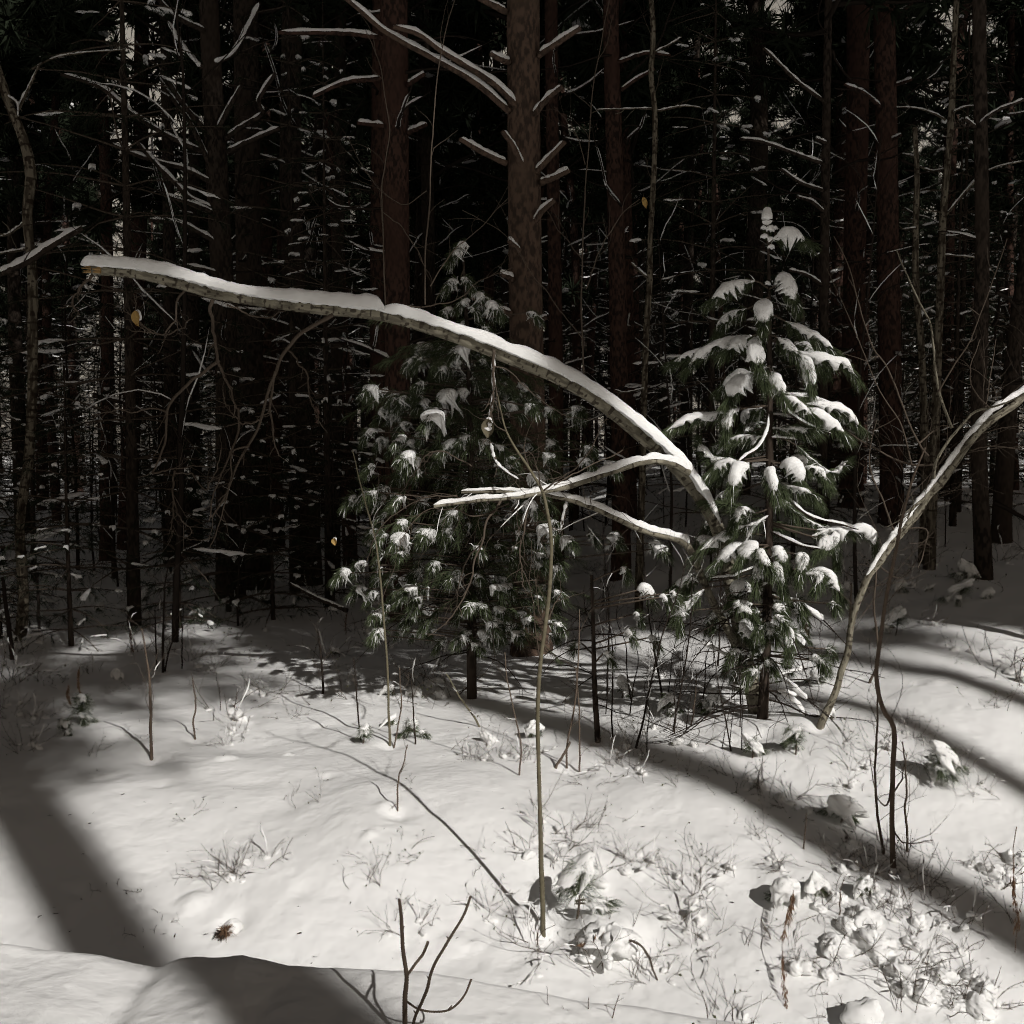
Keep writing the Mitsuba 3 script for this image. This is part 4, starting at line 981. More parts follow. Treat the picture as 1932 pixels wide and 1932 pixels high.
for k, (pts, lab) in enumerate([([(1656, 1300, 1.5), (1654, 1400, 2), (1650, 1480, 2.2), (1658, 1550, 2.5), (1668, 1622, 3)], 'thin dark stem just left of the crooked brown sapling'), ([(1704, 1400, 1.2), (1710, 1480, 1.8), (1708, 1530, 2), (1713, 1608, 2.4)], 'thin dark stem just right of the crooked brown sapling'),
                                ([(1655, 1045, 1.5), (1650, 1150, 2), (1657, 1240, 2.2), (1640, 1290, 2.5)], 'straight dark stem crossing the foot of the leaning birch'), ([(1606, 1100, 1.5), (1604, 1160, 2.2), (1600, 1235, 2.6)], 'short dark stem touching the lower part of the leaning birch')]):
    slim('bare_sapling', lab, 'sapling', pts, 'm_twig', seed=84 + k, tw=6, twL=.3)

# ------------------------------------------------------------------ saplings in the snow
slim('bare_sapling', 'tall straight olive sapling standing alone in the foreground snow', 'sapling', [(938, 742, 1), (946, 780, 1.5), (956, 815, 1.8), (976, 852, 2.2), (1001, 890, 2.6), (1022, 926, 3), (1031, 962, 3.2), (1039, 1010, 3.5), (1038, 1082, 3.8), (1030, 1180, 4), (1020, 1250, 4), (1014, 1350, 4), (1017, 1500, 4.2), (1022, 1650, 5), (1025, 1764, 5)], 'm_stem', seed=91, n=70, rough=.12,
     branches=[[(1024, 927, 2), (1060, 900), (1090, 880), (1118, 840), (1135, 803), 0], [(1045, 915, 1.6), (1090, 890), (1150, 862), (1176, 850), 0], [(1022, 925, 1.6), (1010, 870), (998, 850), 0], [(1034, 1170, 1.6), (1052, 1130), (1060, 1112), 0], [(956, 815, 1.3), (934, 800), (925, 770), (935, 760), 0], [(1030, 1180, 1.3), (1017, 1150), (1010, 1095), 0], [(1020, 1250, 1.2), (1010, 1180), (1000, 1090), (1003, 1020), 0], [(1000, 890, 1.4), (990, 850), (992, 820), 0]], tw=5, twL=.22)
SAPL = [([(666, 850, 1), (690, 950, 1.5), (708, 1020, 1.8), (718, 1100, 2), (727, 1200, 2.2), (733, 1300, 2.4), (736, 1408, 2.6)], 'm_stem', 'slender yellowish sapling left of the dense young pine', 4, .4),
        ([(268, 1185, 1.3), (276, 1240, 1.8), (283, 1282, 2.4), (284, 1340, 3), (286, 1434, 3.4)], 'm_brown_stem', 'forked thin sapling standing at the edge of the smooth snow at left', 5, .3),
        ([(363, 1278, 1.2), (370, 1330, 1.6), (364, 1360, 1.8), (368, 1395, 2)], 'm_brown_stem', 'short kinked twig right of the forked sapling', 2, .1),
        ([(769, 1405, 1.1), (762, 1440, 1.3), (752, 1470, 1.6), (750, 1534, 1.8)], 'm_brown_stem', 'forked little stem alone on the smooth snow in the middle', 3, .12),
        ([(318, 1060, 1.3), (310, 1120, 1.8), (308, 1200, 2.4), (307, 1270, 2.8)], 'm_dark_twig', 'dark straight stem, tallest of the clump in the shade at left', 6, .3),
        ([(334, 1140, 1), (332, 1190, 1.4), (318, 1230, 1.6), (312, 1268, 1.8)], 'm_dark_twig', 'bowed stem at the right of the clump in the shade at left', 4, .3),
        ([(292, 1150, 1), (294, 1200, 1.4), (296, 1262, 1.8)], 'm_dark_twig', 'thin stem at the left of the clump in the shade at left', 4, .3),
        ([(346, 1140, 1), (344, 1200, 1.2), (343, 1262, 1.5)], 'm_dark_twig', 'lone thin stem right of the dark clump at left', 2, .2),
        ([(600, 1190, 1.6), (606, 1240, 2), (610, 1310, 2.4)], 'm_dark_twig', 'short dark stem in the shadow left of the yellowish sapling', 5, .25),
        ([(668, 1240, 1.2), (672, 1300, 1.5), (680, 1398, 1.8)], 'm_dark_twig', 'thin stem growing out of a needle tuft left of the yellowish sapling', 2, .2),
        ([(754, 1260, 1), (756, 1340, 1.3), (742, 1414, 1.6)], 'm_brown_stem', 'wavy thin stem beside the foot of the yellowish sapling', 2, .2),
        ([(776, 1270, 1.2), (780, 1340, 1.4), (784, 1404, 1.7)], 'm_dark_twig', 'thin stem standing in the wide needle tuft', 2, .2),
        ([(1094, 1150, 1), (1088, 1300, 1.6), (1070, 1400, 1.8), (1069, 1450, 2)], 'm_brown_stem', 'tall thin stem right of the olive sapling', 4, .25),
        ([(1086, 1260, 1), (1092, 1330, 1.5), (1094, 1458, 1.8)], 'm_brown_stem', 'second thin stem right of the olive sapling', 4, .2),
        ([(1076, 1400, 2), (1060, 1430, 2.4), (1048, 1450, 2.6)], 'm_brown_stem', 'short slanting stub with a snow tip right of the olive sapling', 0, .1),
        ([(842, 1270, 1.5), (866, 1312, 1.8), (885, 1340, 2), (905, 1372, 2.2)], 'm_stem', 'pale bent twig leaning left of the olive sapling', 4, .15),
        ([(952, 1230, 1), (960, 1300, 1.3), (982, 1400, 1.6), (980, 1464, 1.8)], 'm_brown_stem', 'thin wavering stem left of the olive sapling', 3, .2),
        ([(70, 1080, 2.4), (72, 1140, 2.8), (74, 1192, 3.2)], 'm_dark_twig', 'straight dark stem beside the leaning birch at left', 5, .5),
        ([(5, 1090, 3), (12, 1150, 4), (24, 1245, 5)], 'm_dark_twig', 'dark stub left of the foot of the leaning birch', 4, .4),
        ([(424, 1020, 1.4), (420, 1060, 1.6), (422, 1110, 1.8)], 'm_dark_twig', 'dark stem standing far back in the shade at left', 3, .3),
        ([(1315, 1270, 1), (1310, 1330, 1.3), (1304, 1370, 1.6)], 'm_brown_stem', 'thin stem left of the trunk of the big young pine', 3, .2),
        ([(1522, 1535, 1), (1519, 1570, 1.3), (1516, 1603, 1.5)], 'm_brown_stem', 'short leaning twig in the snow above the shrub patch', 1, .05),
        ([(1586, 1680, 1), (1584, 1705, 1.2), (1584, 1728, 1.4)], 'm_brown_stem', 'upright twig poking from the snow-buried shrub patch', 0, .05),
        ([(1436, 1732, .8), (1444, 1752, 1.1), (1454, 1772, 1.3)], 'm_brown_stem', 'small bent twig left of the drooping grass stalk', 0, .05)]
for k, (pts, mat, lab, tw, L) in enumerate(SAPL):
    slim('bare_sapling' if tw > 2 else 'twig', lab, 'sapling' if tw > 2 else 'twig', pts, mat, seed=100 + k, tw=tw, twL=L, n=24, sides=6)

# the budded sapling on the bank nearest to the viewer
t = thing('bank_sapling', 'budded brown sapling with forked stems on the snow bank at bottom', 'sapling')
YB = 2.42
for k, pts in enumerate([[(766, 1985, 4.9), (764, 1930, 4.9), (764, 1880, 4.9), (767, 1842, 4.2), (760, 1790, 3.8), (757, 1730, 3.5), (753, 1696, 2.8)], [(767, 1842, 2.8), (784, 1818, 2.8), (798, 1800, 2.8), (808, 1776, 2.8)], [(768, 1890, 2.1), (790, 1904, 2.1), (820, 1909, 2.1), (850, 1904, 2.1), (875, 1880, 2.1), (889, 1848, 2.1)]]):
    P, R = path_px(pts, YB, YB + (0 if k == 0 else (.05 if k == 1 else -.06)))
    if k == 0:
        P[0, 2] = float(height(P[0, 0], P[0, 1])) - .03
    m = [tube(P, R, n=36, sides=9, rough=.14, seed=k)]
    for j, f in enumerate((.35, .6, .8) if k == 0 else (.55,)):
        c = curve(P, 30)[int(f * 29)]
        m.append(tube([c, c + [.006 * (-1) ** j, -.002, .012]], [.004, .001], n=4, sides=5))
    put(t, 'stem' if k == 0 else 'fork', join(m), 'm_brown_stem')
t = thing('bank_sapling', 'thin dark wand curving up right of the budded bank sapling', 'sapling')
P, R = path_px([(770, 1990, 3), (780, 1930, 3), (795, 1893, 3.2), (806, 1866, 3.4), (812, 1840, 3), (822, 1815, 3), (837, 1790, 3), (850, 1768, 2.8), (870, 1736, 2.6), (880, 1715, 2.6), (888, 1691, 2.4)], 2.35)
P[0, 2] = float(height(P[0, 0], P[0, 1])) - .03
ms = [tube(P, R, n=50, sides=7, rough=.14, seed=5)]
for j in (14, 24, 36, 46):
    c = curve(P, 50)[j]
    ms.append(tube([c, c + [-.006 * (-1) ** j, 0, .009]], [.003, .0008], n=4, sides=5))
put(t, 'stem', join(ms), 'm_twig')


# ------------------------------------------------------------------ pine seedlings buried in the snow
def seedling(px, py, hp, w, label, seed, lean=0.0, n=3, amount=1.0, mat='m_needle'):
    """base at the place (px, py), hp pixels high, snow half width w pixels"""
    g = ground(px, py)
    Y = g[1]
    s = Y / F
    r = np.random.default_rng(seed)
    t = thing('pine_seedling', label, 'seedling')
    top = g + np.array([lean * s, r.uniform(-.05, .05), hp * s])
    P = np.array([g - [0, 0, .05], g * .6 + top * .4 + [.01, 0, 0], top])
    put(t, 'trunk', tube(P, [.0055, .003], n=10, sides=6, rough=.1), 'm_twig')
    put(t, 'needle', needles([top - [0, 0, hp * s * .6], top - [0, 0, hp * s * .05]], 420, min(.115, hp * s * .62), .0019, seed, spread=(50, 105), droop=.75, s0=.1), mat, smooth=False, kind='stuff')
    a = w * s
    put(t, 'snow_cap', cap(top - [0, 0, a * .35], a * .8, a * r.uniform(.75, 1.15), seed, skirt=1.15, lean=(r.normal() * a * .45, r.normal() * a * .25), stretch=(r.uniform(1.1, 1.7), r.uniform(-.7, .7)), rough=.8, nu=13, nv=30), 'm_snow')
    for k in range(n - 1):
        az = r.uniform(0, 6.28) if n > 2 else (math.pi if lean < 0 else 0)
        Q = limb(r, g + [0, 0, hp * s * r.uniform(.25, .5)], az, hp * s * .6, .25, -.15, k=4)
        tuft(t, Q[1:], a * .5, seed * 3 + k, nl=min(.075, hp * s * .5), n=130, wid=.0019, amount=amount * .9, stem=[Q[0]], stem_r=.003)
    return t


for i, a in enumerate([(1086, 1738, 112, 23, 'green pine seedling with a tall leaning snow cap right of the olive sapling foot', 4), (1418, 1432, 36, 16, 'small seedling under a pointed snow cap below the big young pine', 2), (1500, 1425, 52, 13, 'seedling with a drooping white cap beside the dead boughs of the big young pine', 3),
                       (1582, 1552, 44, 26, 'grey snow-hooded seedling sitting in the tree shadow at right', 3), (1484, 1705, 44, 27, 'broad snow-capped seedling behind the drooping reddish grass stalk', 4), (1532, 1688, 34, 22, 'small seedling with a round snow ball just right of the broad snow-capped one', 2),
                       (1628, 1945, 40, 30, 'seedling with a big snow cap cut by the bottom edge', 3), (682, 1402, 34, 10, 'needle tuft in the snow left of the yellowish sapling foot', 1), (738, 1368, 18, 8, 'flat little needle tuft right beside the yellowish sapling foot', 2), (782, 1392, 36, 10, 'wide needle tuft right of the yellowish sapling', 3),
                       (998, 1390, 26, 14, 'seedling with a star of snow just left of the olive sapling', 2), (930, 1398, 12, 12, 'low snow-covered tuft left of the olive sapling', 1), (730, 1312, 18, 9, 'tiny snow-topped tuft in the shade behind the yellowish sapling', 2), (118, 1390, 30, 9, 'lower snow-tipped needle clump of the pair at far left', 2),
                       (148, 1366, 52, 10, 'higher snow-tipped needle clump of the pair at far left', 3), (1345, 1345, 40, 14, 'snow-tufted seedling left of the trunk of the big young pine', 3), (1262, 1345, 34, 13, 'seedling weighed by snow right of the low young pine', 3), (1170, 1318, 30, 14, 'snow-capped seedling at the foot of the low young pine', 2),
                       (1640, 1690, 30, 15, 'seedling with forked snow lumps in the shrub patch by the bare stems', 2), (1770, 1470, 60, 22, 'tall lumpy seedling standing in the snow at right', 5), (1822, 1095, 32, 15, 'snow-drooped seedling left of the dark pine at the right edge', 4), (1806, 1138, 40, 16, 'two-lobed snowy seedling in the snow at far right', 3), (1694, 1120, 22, 9, 'little grey seedling in the striped shadows at right', 2),
                       (1868, 1130, 18, 9, 'tiny seedling in the snow under the right edge', 2), (1742, 1118, 14, 7, 'tiny snow knob left of the two-lobed seedling', 1), (1570, 1362, 24, 14, 'snow lump seedling right of the leaning birch foot', 2), (1688, 1200, 50, 12, 'seedling with a hanging snow tuft behind the crooked brown sapling', 3), (1540, 1290, 26, 13, 'snow tuft between the big young pine and the leaning birch', 3),
                       (210, 1282, 14, 9, 'small snow-capped tuft in the open snow at left', 1), (185, 1160, 18, 8, 'small snowy knob by the leaning birch at left', 1), (380, 1178, 30, 8, 'dark needle bush in the shade right of the dark clump', 3), (262, 1135, 18, 9, 'snow-dusted tuft in the shade right of the leaning birch', 2), (640, 1240, 14, 8, 'low dark tuft beside the short stem in the shadow', 1)]):
    seedling(*a[:5], seed=1000 + i, n=a[5], lean=[8, 0, -4, 10, -8, 3, 0][i % 7])

r = np.random.default_rng(1190)
for k in range(26):
    x, y = r.uniform(1130, 1420), r.uniform(1240, 1420)
    copy('bare_sapling', f'proto_bare_{int(r.choice([0, 0, 1]))}', ground(x, y), 'thin bare twiggy stem in the brush at the foot of the young pines', 'sapling', 'bare stems in the brush by the young pines', rot=r.uniform(0, 6.28), sc=r.uniform(.35, .6), lean=(r.normal() * 9, r.normal() * 9))


# ------------------------------------------------------------------ berry sprigs: dwarf shrubs that poke through the snow
for v in range(8):
    r = np.random.default_rng(1200 + v)
    ms, lv, sn = [], [], []
    for k in range([3, 5, 2, 7, 4, 9, 1, 12][v]):
        H = r.uniform(.06, .15) * [1, 1, .8, 1.1, 1.3, 1.2, 1.2, 1.3][v]
        az = r.uniform(0, 6.28)
        Q = limb(r, [r.normal() * .02 * (1 + v * .25), r.normal() * .02 * (1 + v * .25), -.03], az, H + .03, r.uniform(.55, 1.4), -.08, k=5, wig=.16)
        ms.append(tube(Q, [.0017, .0009], n=9, sides=4))
        for Q2, r2 in twigs(Q, .0011, r.integers(1, 5), H * .5, v * 31 + k, ang=42, up=.1, s0=.35):
            ms.append(tube(Q2, [r2, r2 * .6], n=5, sides=3))
            if v in (0, 3, 4, 6):
                c, d = Q2[-1], unit(r.normal(size=3) + [0, 0, .3])
                sd = unit(np.cross(d, r.normal(size=3))) * .0045
                L = .013
                lv.append((np.array([c, c + d * L * .5 + sd, c + d * L, c + d * L * .5 - sd, c + d * L * .5 + np.cross(sd, d) * .4]), np.array([[0, 1, 4], [1, 2, 4], [2, 3, 4], [3, 0, 4]])))
        if v in (1, 5, 7):
            for Q3 in [Q] + ([Q2] if r.random() < .6 else []):
                a, b = sorted(r.choice(np.arange(1, len(Q3)), 2, replace=False))
                w = r.uniform(.0018, .0042)
                if r.random() < .35:
                    continue
                sn.append(snow(Q3[a:b + 1], [w * .6, w], [w * 1.0, w * 1.2], n=9, K=8, skirt=1.2, seed=k + v * 20, lump=.8, ends=(.4, .4)))
            if r.random() < .55:
                w = r.uniform(.012, .026)
                c = Q[2] + [0, 0, -.02 - .01 * r.random()]
                sn.append(cap(c, w, w * r.uniform(.4, .8), k + v * 20, skirt=.9, stretch=(r.uniform(1.2, 2.4), r.uniform(0, 6.28)), rough=.95, nu=9, nv=20))
    parts = {'stem': (join(ms), 'm_twig', True)}
    if lv:
        parts['leaf'] = (join(lv), 'm_green_leaf', False)
    if sn:
        parts['snow_cap'] = (join(sn), 'm_snow', True)
    if len(parts) == 1:
        parts['stem_tip'] = (tube([[0, 0, -.02], [.004, 0, .03]], [.0016, .0008], n=4, sides=4), 'm_twig', True)
    shapegroup(f'proto_sprig_{v}', parts)

SPR = [(175, 1420, 4), (205, 1435, 6), (225, 1432, 6), (420, 1400, 5), (445, 1382, 7), (350, 1535, 0), (555, 1500, 2), (590, 1512, 4), (545, 1425, 6), (440, 1640, 5), (465, 1632, 7), (440, 1655, 5), (380, 1645, 2), (475, 1608, 2), (200, 1672, 2), (215, 1660, 6), (145, 1700, 6), (305, 1735, 2), (270, 1758, 2), (700, 1670, 4), (712, 1650, 4),
       (695, 1618, 0), (745, 1612, 0), (758, 1600, 0), (780, 1480, 0), (905, 1640, 2), (955, 1608, 2), (920, 1612, 0), (760, 1745, 7), (770, 1710, 4), (925, 1715, 5), (990, 1745, 4), (1003, 1790, 5), (1100, 1475, 0), (1122, 1475, 0), (1030, 1575, 5), (1060, 1560, 7), (1110, 1555, 4), (1130, 1555, 4), (1040, 1610, 7), (1055, 1620, 4), (1140, 1650, 5),
       (1195, 1630, 5), (1200, 1620, 7), (1290, 1700, 7), (1270, 1690, 4), (1310, 1690, 5), (1330, 1760, 7), (1345, 1740, 4), (1310, 1790, 5), (1225, 1845, 7), (1205, 1830, 4), (1130, 1800, 4), (1110, 1790, 5), (1160, 1795, 7), (1110, 1905, 2), (1000, 1755, 4), (1330, 1625, 4), (1345, 1630, 7), (1310, 1650, 7), (1420, 1575, 4), (1435, 1580, 4), (1480, 1500, 7),
       (1510, 1530, 3), (1530, 1525, 7), (1460, 1510, 4), (1400, 1470, 7), (1380, 1490, 3), (1425, 1490, 4), (1345, 1455, 4), (1625, 1500, 0), (1600, 1495, 0), (1600, 1600, 5), (1585, 1610, 7), (1610, 1640, 7), (1640, 1640, 5), (1700, 1640, 7), (1720, 1610, 4), (1730, 1650, 7), (1780, 1650, 4), (1750, 1700, 5), (1790, 1720, 7), (1690, 1680, 7), (1680, 1720, 5),
       (1840, 1490, 7), (1850, 1485, 4), (1790, 1460, 7), (1765, 1440, 7), (1740, 1400, 4), (1720, 1380, 7), (1700, 1360, 5), (1640, 1420, 4), (1620, 1440, 7), (1600, 1470, 7), (1580, 1440, 4), (1610, 1400, 4), (1660, 1400, 7), (1860, 1320, 3), (1880, 1330, 4), (1810, 1250, 4), (1830, 1225, 7), (1780, 1180, 3), (1760, 1140, 4), (1560, 1900, 2), (1700, 1890, 4),
       (1720, 1840, 7), (1490, 1790, 5), (1420, 1770, 4), (1350, 1900, 4), (1390, 1925, 7), (1380, 1930, 4), (1560, 1860, 2), (1860, 1700, 4), (1890, 1725, 4), (910, 1425, 7), (890, 1430, 5), (950, 1430, 7), (970, 1420, 4), (930, 1410, 7), (1000, 1430, 5), (870, 1425, 4), (620, 1260, 3), (660, 1280, 7), (300, 1235, 4), (400, 1255, 7), (415, 1250, 5), (390, 1265, 7), (265, 1390, 2),
       (130, 1280, 3), (60, 1280, 4), (75, 1275, 0), (20, 1330, 7), (35, 1350, 7), (10, 1300, 4), (60, 1365, 5), (85, 1350, 7), (20, 1420, 4), (50, 1405, 7), (100, 1290, 4), (240, 1300, 4), (520, 1308, 0), (510, 1312, 4), (545, 1350, 0), (560, 1345, 4), (590, 1340, 6), (480, 1290, 4), (1240, 1440, 3), (1210, 1430, 4), (1170, 1420, 7), (1195, 1450, 7), (1260, 1480, 4), (1290, 1460, 3), (1150, 1440, 5), (1310, 1400, 7), (1220, 1380, 7), (1190, 1370, 4)]
LAB = {0: ('small leafy berry sprig lying flat on the snow', 'leafy berry sprigs'), 1: ('small twiggy sprig with snow on it', 'snowy sprigs'), 2: ('pair of bare dark twig ends sticking out of the snow', 'bare twig ends'), 3: ('dark leafy berry shrub clump in the snow', 'leafy shrub clumps'), 4: ('branching bare sprig with tiny leaves above the snow', 'branching sprigs'),
       5: ('low twiggy shrub loaded with little snow lumps', 'snow-loaded low shrubs'), 6: ('single dark twig end poking out of the snow', 'single twig ends'), 7: ('bushy twiggy shrub clump holding snow lumps', 'bushy snow-holding shrubs')}
r = np.random.default_rng(1300)
for k, (x, y, v) in enumerate(SPR):
    g = ground(x, y + 4)
    copy('berry_shrub', f'proto_sprig_{v}', g, LAB[v][0], 'shrub', LAB[v][1], rot=r.uniform(0, 6.28), sc=r.uniform(.7, 1.15))
n = 0
while n < 105:                                           # more of them on the dim snow further back
    x, y = r.uniform(-9, 11), r.uniform(6.8, 16)
    if abs(x) > .53 * y:
        continue
    v = int(r.choice([3, 4, 5, 7, 7]))
    copy('berry_shrub', f'proto_sprig_{v}', onground(x, y), LAB[v][0], 'shrub', LAB[v][1], rot=r.uniform(0, 6.28), sc=r.uniform(1.2, 2.3))
    n += 1

# ------------------------------------------------------------------ the snow-buried shrub patch at lower right, lump by lump
LUMPS = [(1575, 1775, 34, 26), (1650, 1765, 38, 30), (1630, 1720, 34, 20), (1510, 1815, 24, 30), (1600, 1740, 22, 18), (1655, 1690, 18, 12), (1580, 1690, 20, 14), (1690, 1820, 34, 20), (1745, 1860, 30, 26), (1785, 1830, 26, 20), (1840, 1880, 30, 24), (1860, 1855, 26, 24), (1800, 1895, 24, 14), (1720, 1770, 20, 16), (1730, 1735, 18, 14), (1800, 1870, 20, 14), (1830, 1840, 20, 14), (1700, 1855, 20, 12),
         (1760, 1800, 20, 14), (1660, 1810, 18, 12), (1875, 1885, 14, 10), (1815, 1790, 14, 10), (1545, 1710, 16, 12), (1560, 1830, 16, 12), (1690, 1700, 16, 12), (1870, 1640, 26, 16), (1900, 1650, 24, 16), (1840, 1625, 18, 12), (1925, 1615, 24, 20), (1905, 1610, 18, 14), (1880, 1665, 18, 12), (1610, 1590, 20, 16), (1590, 1635, 16, 14), (1775, 1425, 22, 16), (1790, 1450, 20, 14), (1765, 1455, 18, 16), (1460, 1615, 12, 12), (1470, 1635, 12, 10)]
for k, (x, y, w, h) in enumerate(LUMPS):
    g = ground(x, y + h * .8)
    s = g[1] / F
    t = thing('snowy_shrub', 'dwarf shrub bent under a thick lump of snow', 'shrub', 'lumps of snow on dwarf shrubs at lower right')
    q = np.array([math.cos(k * 2.1), .6 * math.sin(k * 2.1), -.1])
    a, b = w * s, h * s
    c = g + Z * b * .55
    put(t, 'snow_cap', cap(g + Z * b * .12, a * .72, b * .95, 1400 + k, skirt=.5, stretch=(1.15 + .5 * ((k * .37) % 1), k * 2.1), rough=.85, nu=16, nv=36, fingers=7), 'm_snow')
    r2 = np.random.default_rng(1450 + k)
    for j in range(7):
        az = r2.uniform(0, 6.28)
        Q = limb(r2, g + [r2.normal() * a * .4, r2.normal() * a * .4, -.02], az, r2.uniform(.08, .17), r2.uniform(.4, 1.3), -.1, k=5, wig=.15)
        put(t, 'stem', join([tube(Q, [.0018, .001], n=9, sides=4)] + [tube(Q2, [r3, r3 * .6], n=5, sides=3) for Q2, r3 in twigs(Q, .0012, 3, .05, k * 9 + j, ang=45, up=.1)]), 'm_twig')

# ------------------------------------------------------------------ mound with a hollow and an arching twig, buried tussock, grass stalks, fallen wood
g = ground(1150, 1800)
t = thing('snow_mound', 'round snow mound over brown dead leaves with a dark hollow under it', 'mound')
put(t, 'snow_cap', cap(at(1150, 1768, g[1]), .085, .06, 77, skirt=.4, stretch=(1.5, .1), rough=1.0, nu=20, nv=48), 'm_snow')
r = np.random.default_rng(78)
for k in range(7):
    c = at(1110 + 13 * k, 1782 + 4 * math.sin(k * 1.9), g[1] - .05)
    d = unit(r.normal(size=3) * [1, .6, .5])
    sd = unit(np.cross(d, r.normal(size=3))) * .013
    put(t, 'dead_leaf', (np.array([c, c + d * .02 + sd, c + d * .05, c + d * .02 - sd, c + d * .022 + np.cross(sd, d) * .5]), np.array([[0, 1, 4], [1, 2, 4], [2, 3, 4], [3, 0, 4]])), 'm_dry_grass', smooth=False)
t = thing('arching_twig', 'dark twig arching out of the snow mound down into the snow', 'twig')
P, R = path_px([(1150, 1790, 2), (1170, 1776, 2), (1192, 1775, 2), (1212, 1787, 2), (1226, 1808, 2), (1232, 1830, 1.8), (1241, 1852, 1.6)], float(g[1]) - .03, float(ground(1241, 1852)[1]))
put(t, 'stem', join([tube(P, R, n=36, sides=6, rough=.15, wander=.01)] + [tube(Q2, [r2, r2 * .5], n=5, sides=3) for Q2, r2 in twigs(P, .0016, 6, .05, 79)]), 'm_twig')

g = ground(426, 1768)
t = thing('grass_tussock', 'dark brown grass tussock in a melted hollow under a snow pillar', 'tussock')
put(t, 'blade', needles([g - [0, 0, .05], g + [0, 0, .03]], 200, .065, .004, 81, spread=(10, 70), droop=1.0), 'm_dry_grass', smooth=False, kind='stuff')
put(t, 'dark_leaf', needles([g + [-.02, 0, -.03], g + [-.02, 0, .02]], 60, .05, .007, 82, spread=(20, 80), droop=.9), 'm_dark_twig', smooth=False, kind='stuff')
put(t, 'snow_cap', cap(g + [.015, .045, .01], .03, .045, 84, skirt=.3, stretch=(1.6, 1.2), rough=.5), 'm_snow')


def grass_stalk(label, pts, Y0, Y1, seed, spans):
    t = thing('grass_stalk', label, 'grass')
    P, R = path_px(pts, Y0, Y1)
    put(t, 'stem', tube(P, [.0016, .0011], n=60, sides=5, wander=.01, seed=seed), 'm_dry_grass')
    C = curve(P, 100)
    r = np.random.default_rng(seed)
    for a, b in spans:
        i0, i1 = int(a * 99), int(b * 99)
        V = []
        for k in range(90):
            c = C[r.integers(i0, i1)]
            d = unit(np.array([r.normal() * .22, r.normal() * .22, -1]))
            sd = unit(np.cross(d, r.normal(size=3))) * .0028
            L = r.uniform(.015, .045)
            c = c + r.normal(size=3) * [.004, .004, .004]
            V.append([c - sd * .3, c + d * L * .4 + sd, c + d * L * .4 - sd, c + d * L])
        V = np.array(V).reshape(-1, 3)
        q = np.arange(90)[:, None] * 4
        put(t, 'panicle', (V, np.vstack([q + [0, 1, 2], q + [1, 3, 2]])), 'm_dry_grass', smooth=False)
    return t


YG = float(ground(1494, 1712)[1]) - .1
grass_stalk('reddish dry grass stalk drooping from the broad snowy seedling to the bottom edge', [(1497, 1680), (1494, 1700), (1488, 1722), (1481, 1750), (1476, 1775), (1476, 1810), (1478, 1840), (1482, 1880), (1487, 1932), (1490, 1990)], YG, float(ground(1488, 1940)[1]) - .02, 90, [(.03, .36), (.5, .93)])
YG = float(ground(1915, 1800)[1])
grass_stalk('dry brown grass stalk standing at the right edge of the picture', [(1918, 1560), (1912, 1600), (1912, 1650), (1914, 1690), (1920, 1730), (1917, 1760), (1915, 1805)], YG - .1, YG, 91, [(.3, .8)])
for k, (pts, dy) in enumerate([([(150, 1258), (148, 1290), (156, 1330)], 0), ([(130, 1290), (128, 1310), (140, 1340)], 0), ([(246, 1185), (248, 1215), (255, 1245)], 0), ([(655, 1150), (652, 1180), (656, 1215)], 0)]):
    Y = float(ground(*pts[-1])[1])
    grass_stalk(['withered grass head above the needle clumps at far left', 'shorter withered grass head beside the needle clumps at far left', 'withered grass head in the shade left of the dark clump', 'dark withered grass head in the shadow left of the yellowish sapling'][k], pts, Y, Y, 92 + k, [(.05, .7)])

for k, (pts, Y, lab) in enumerate([([(400, 1022, 6), (360, 1040, 7), (318, 1066, 9)], 11.5, 'dark fallen limb propped up slanting in the shade at left'), ([(655, 1152, 5), (600, 1128, 3.5), (545, 1100, 2.5)], 9.6, 'dark broken branch slanting out of the snow left of the dense young pine'), ([(175, 745, 5), (240, 762, 4), (290, 790, 3)], 15, 'fallen grey trunk leaning deep in the wood at left'),
                                    ([(180, 795, 4), (230, 800, 3.5), (275, 815, 3)], 15.2, 'second lower fallen trunk leaning deep in the wood at left'), ([(-10, 522, 6), (50, 495, 6), (100, 462, 5.5), (155, 431, 5)], 9.6, 'snow-lined broken limb reaching in behind the leaning birch at left')]):
    t = thing('fallen_branch', lab, 'branch')
    P, R = path_px(pts, Y, Y + .3)
    put(t, 'wood', join([tube(P, R, n=24, sides=8, rough=.12, seed=k)] + [tube(Q2, [r2, r2 * .5], n=6, sides=3) for Q2, r2 in twigs(P, float(R.mean()) * .3, 5, .35, 95 + k)]), 'm_dark_bark')
    put(t, 'snow_cap', snow(P, R * .8, R * (1.6 if k == 4 else .8), n=26, K=10, seed=k, lump=.5, lift=float(R.mean()) * .5), 'm_snow')

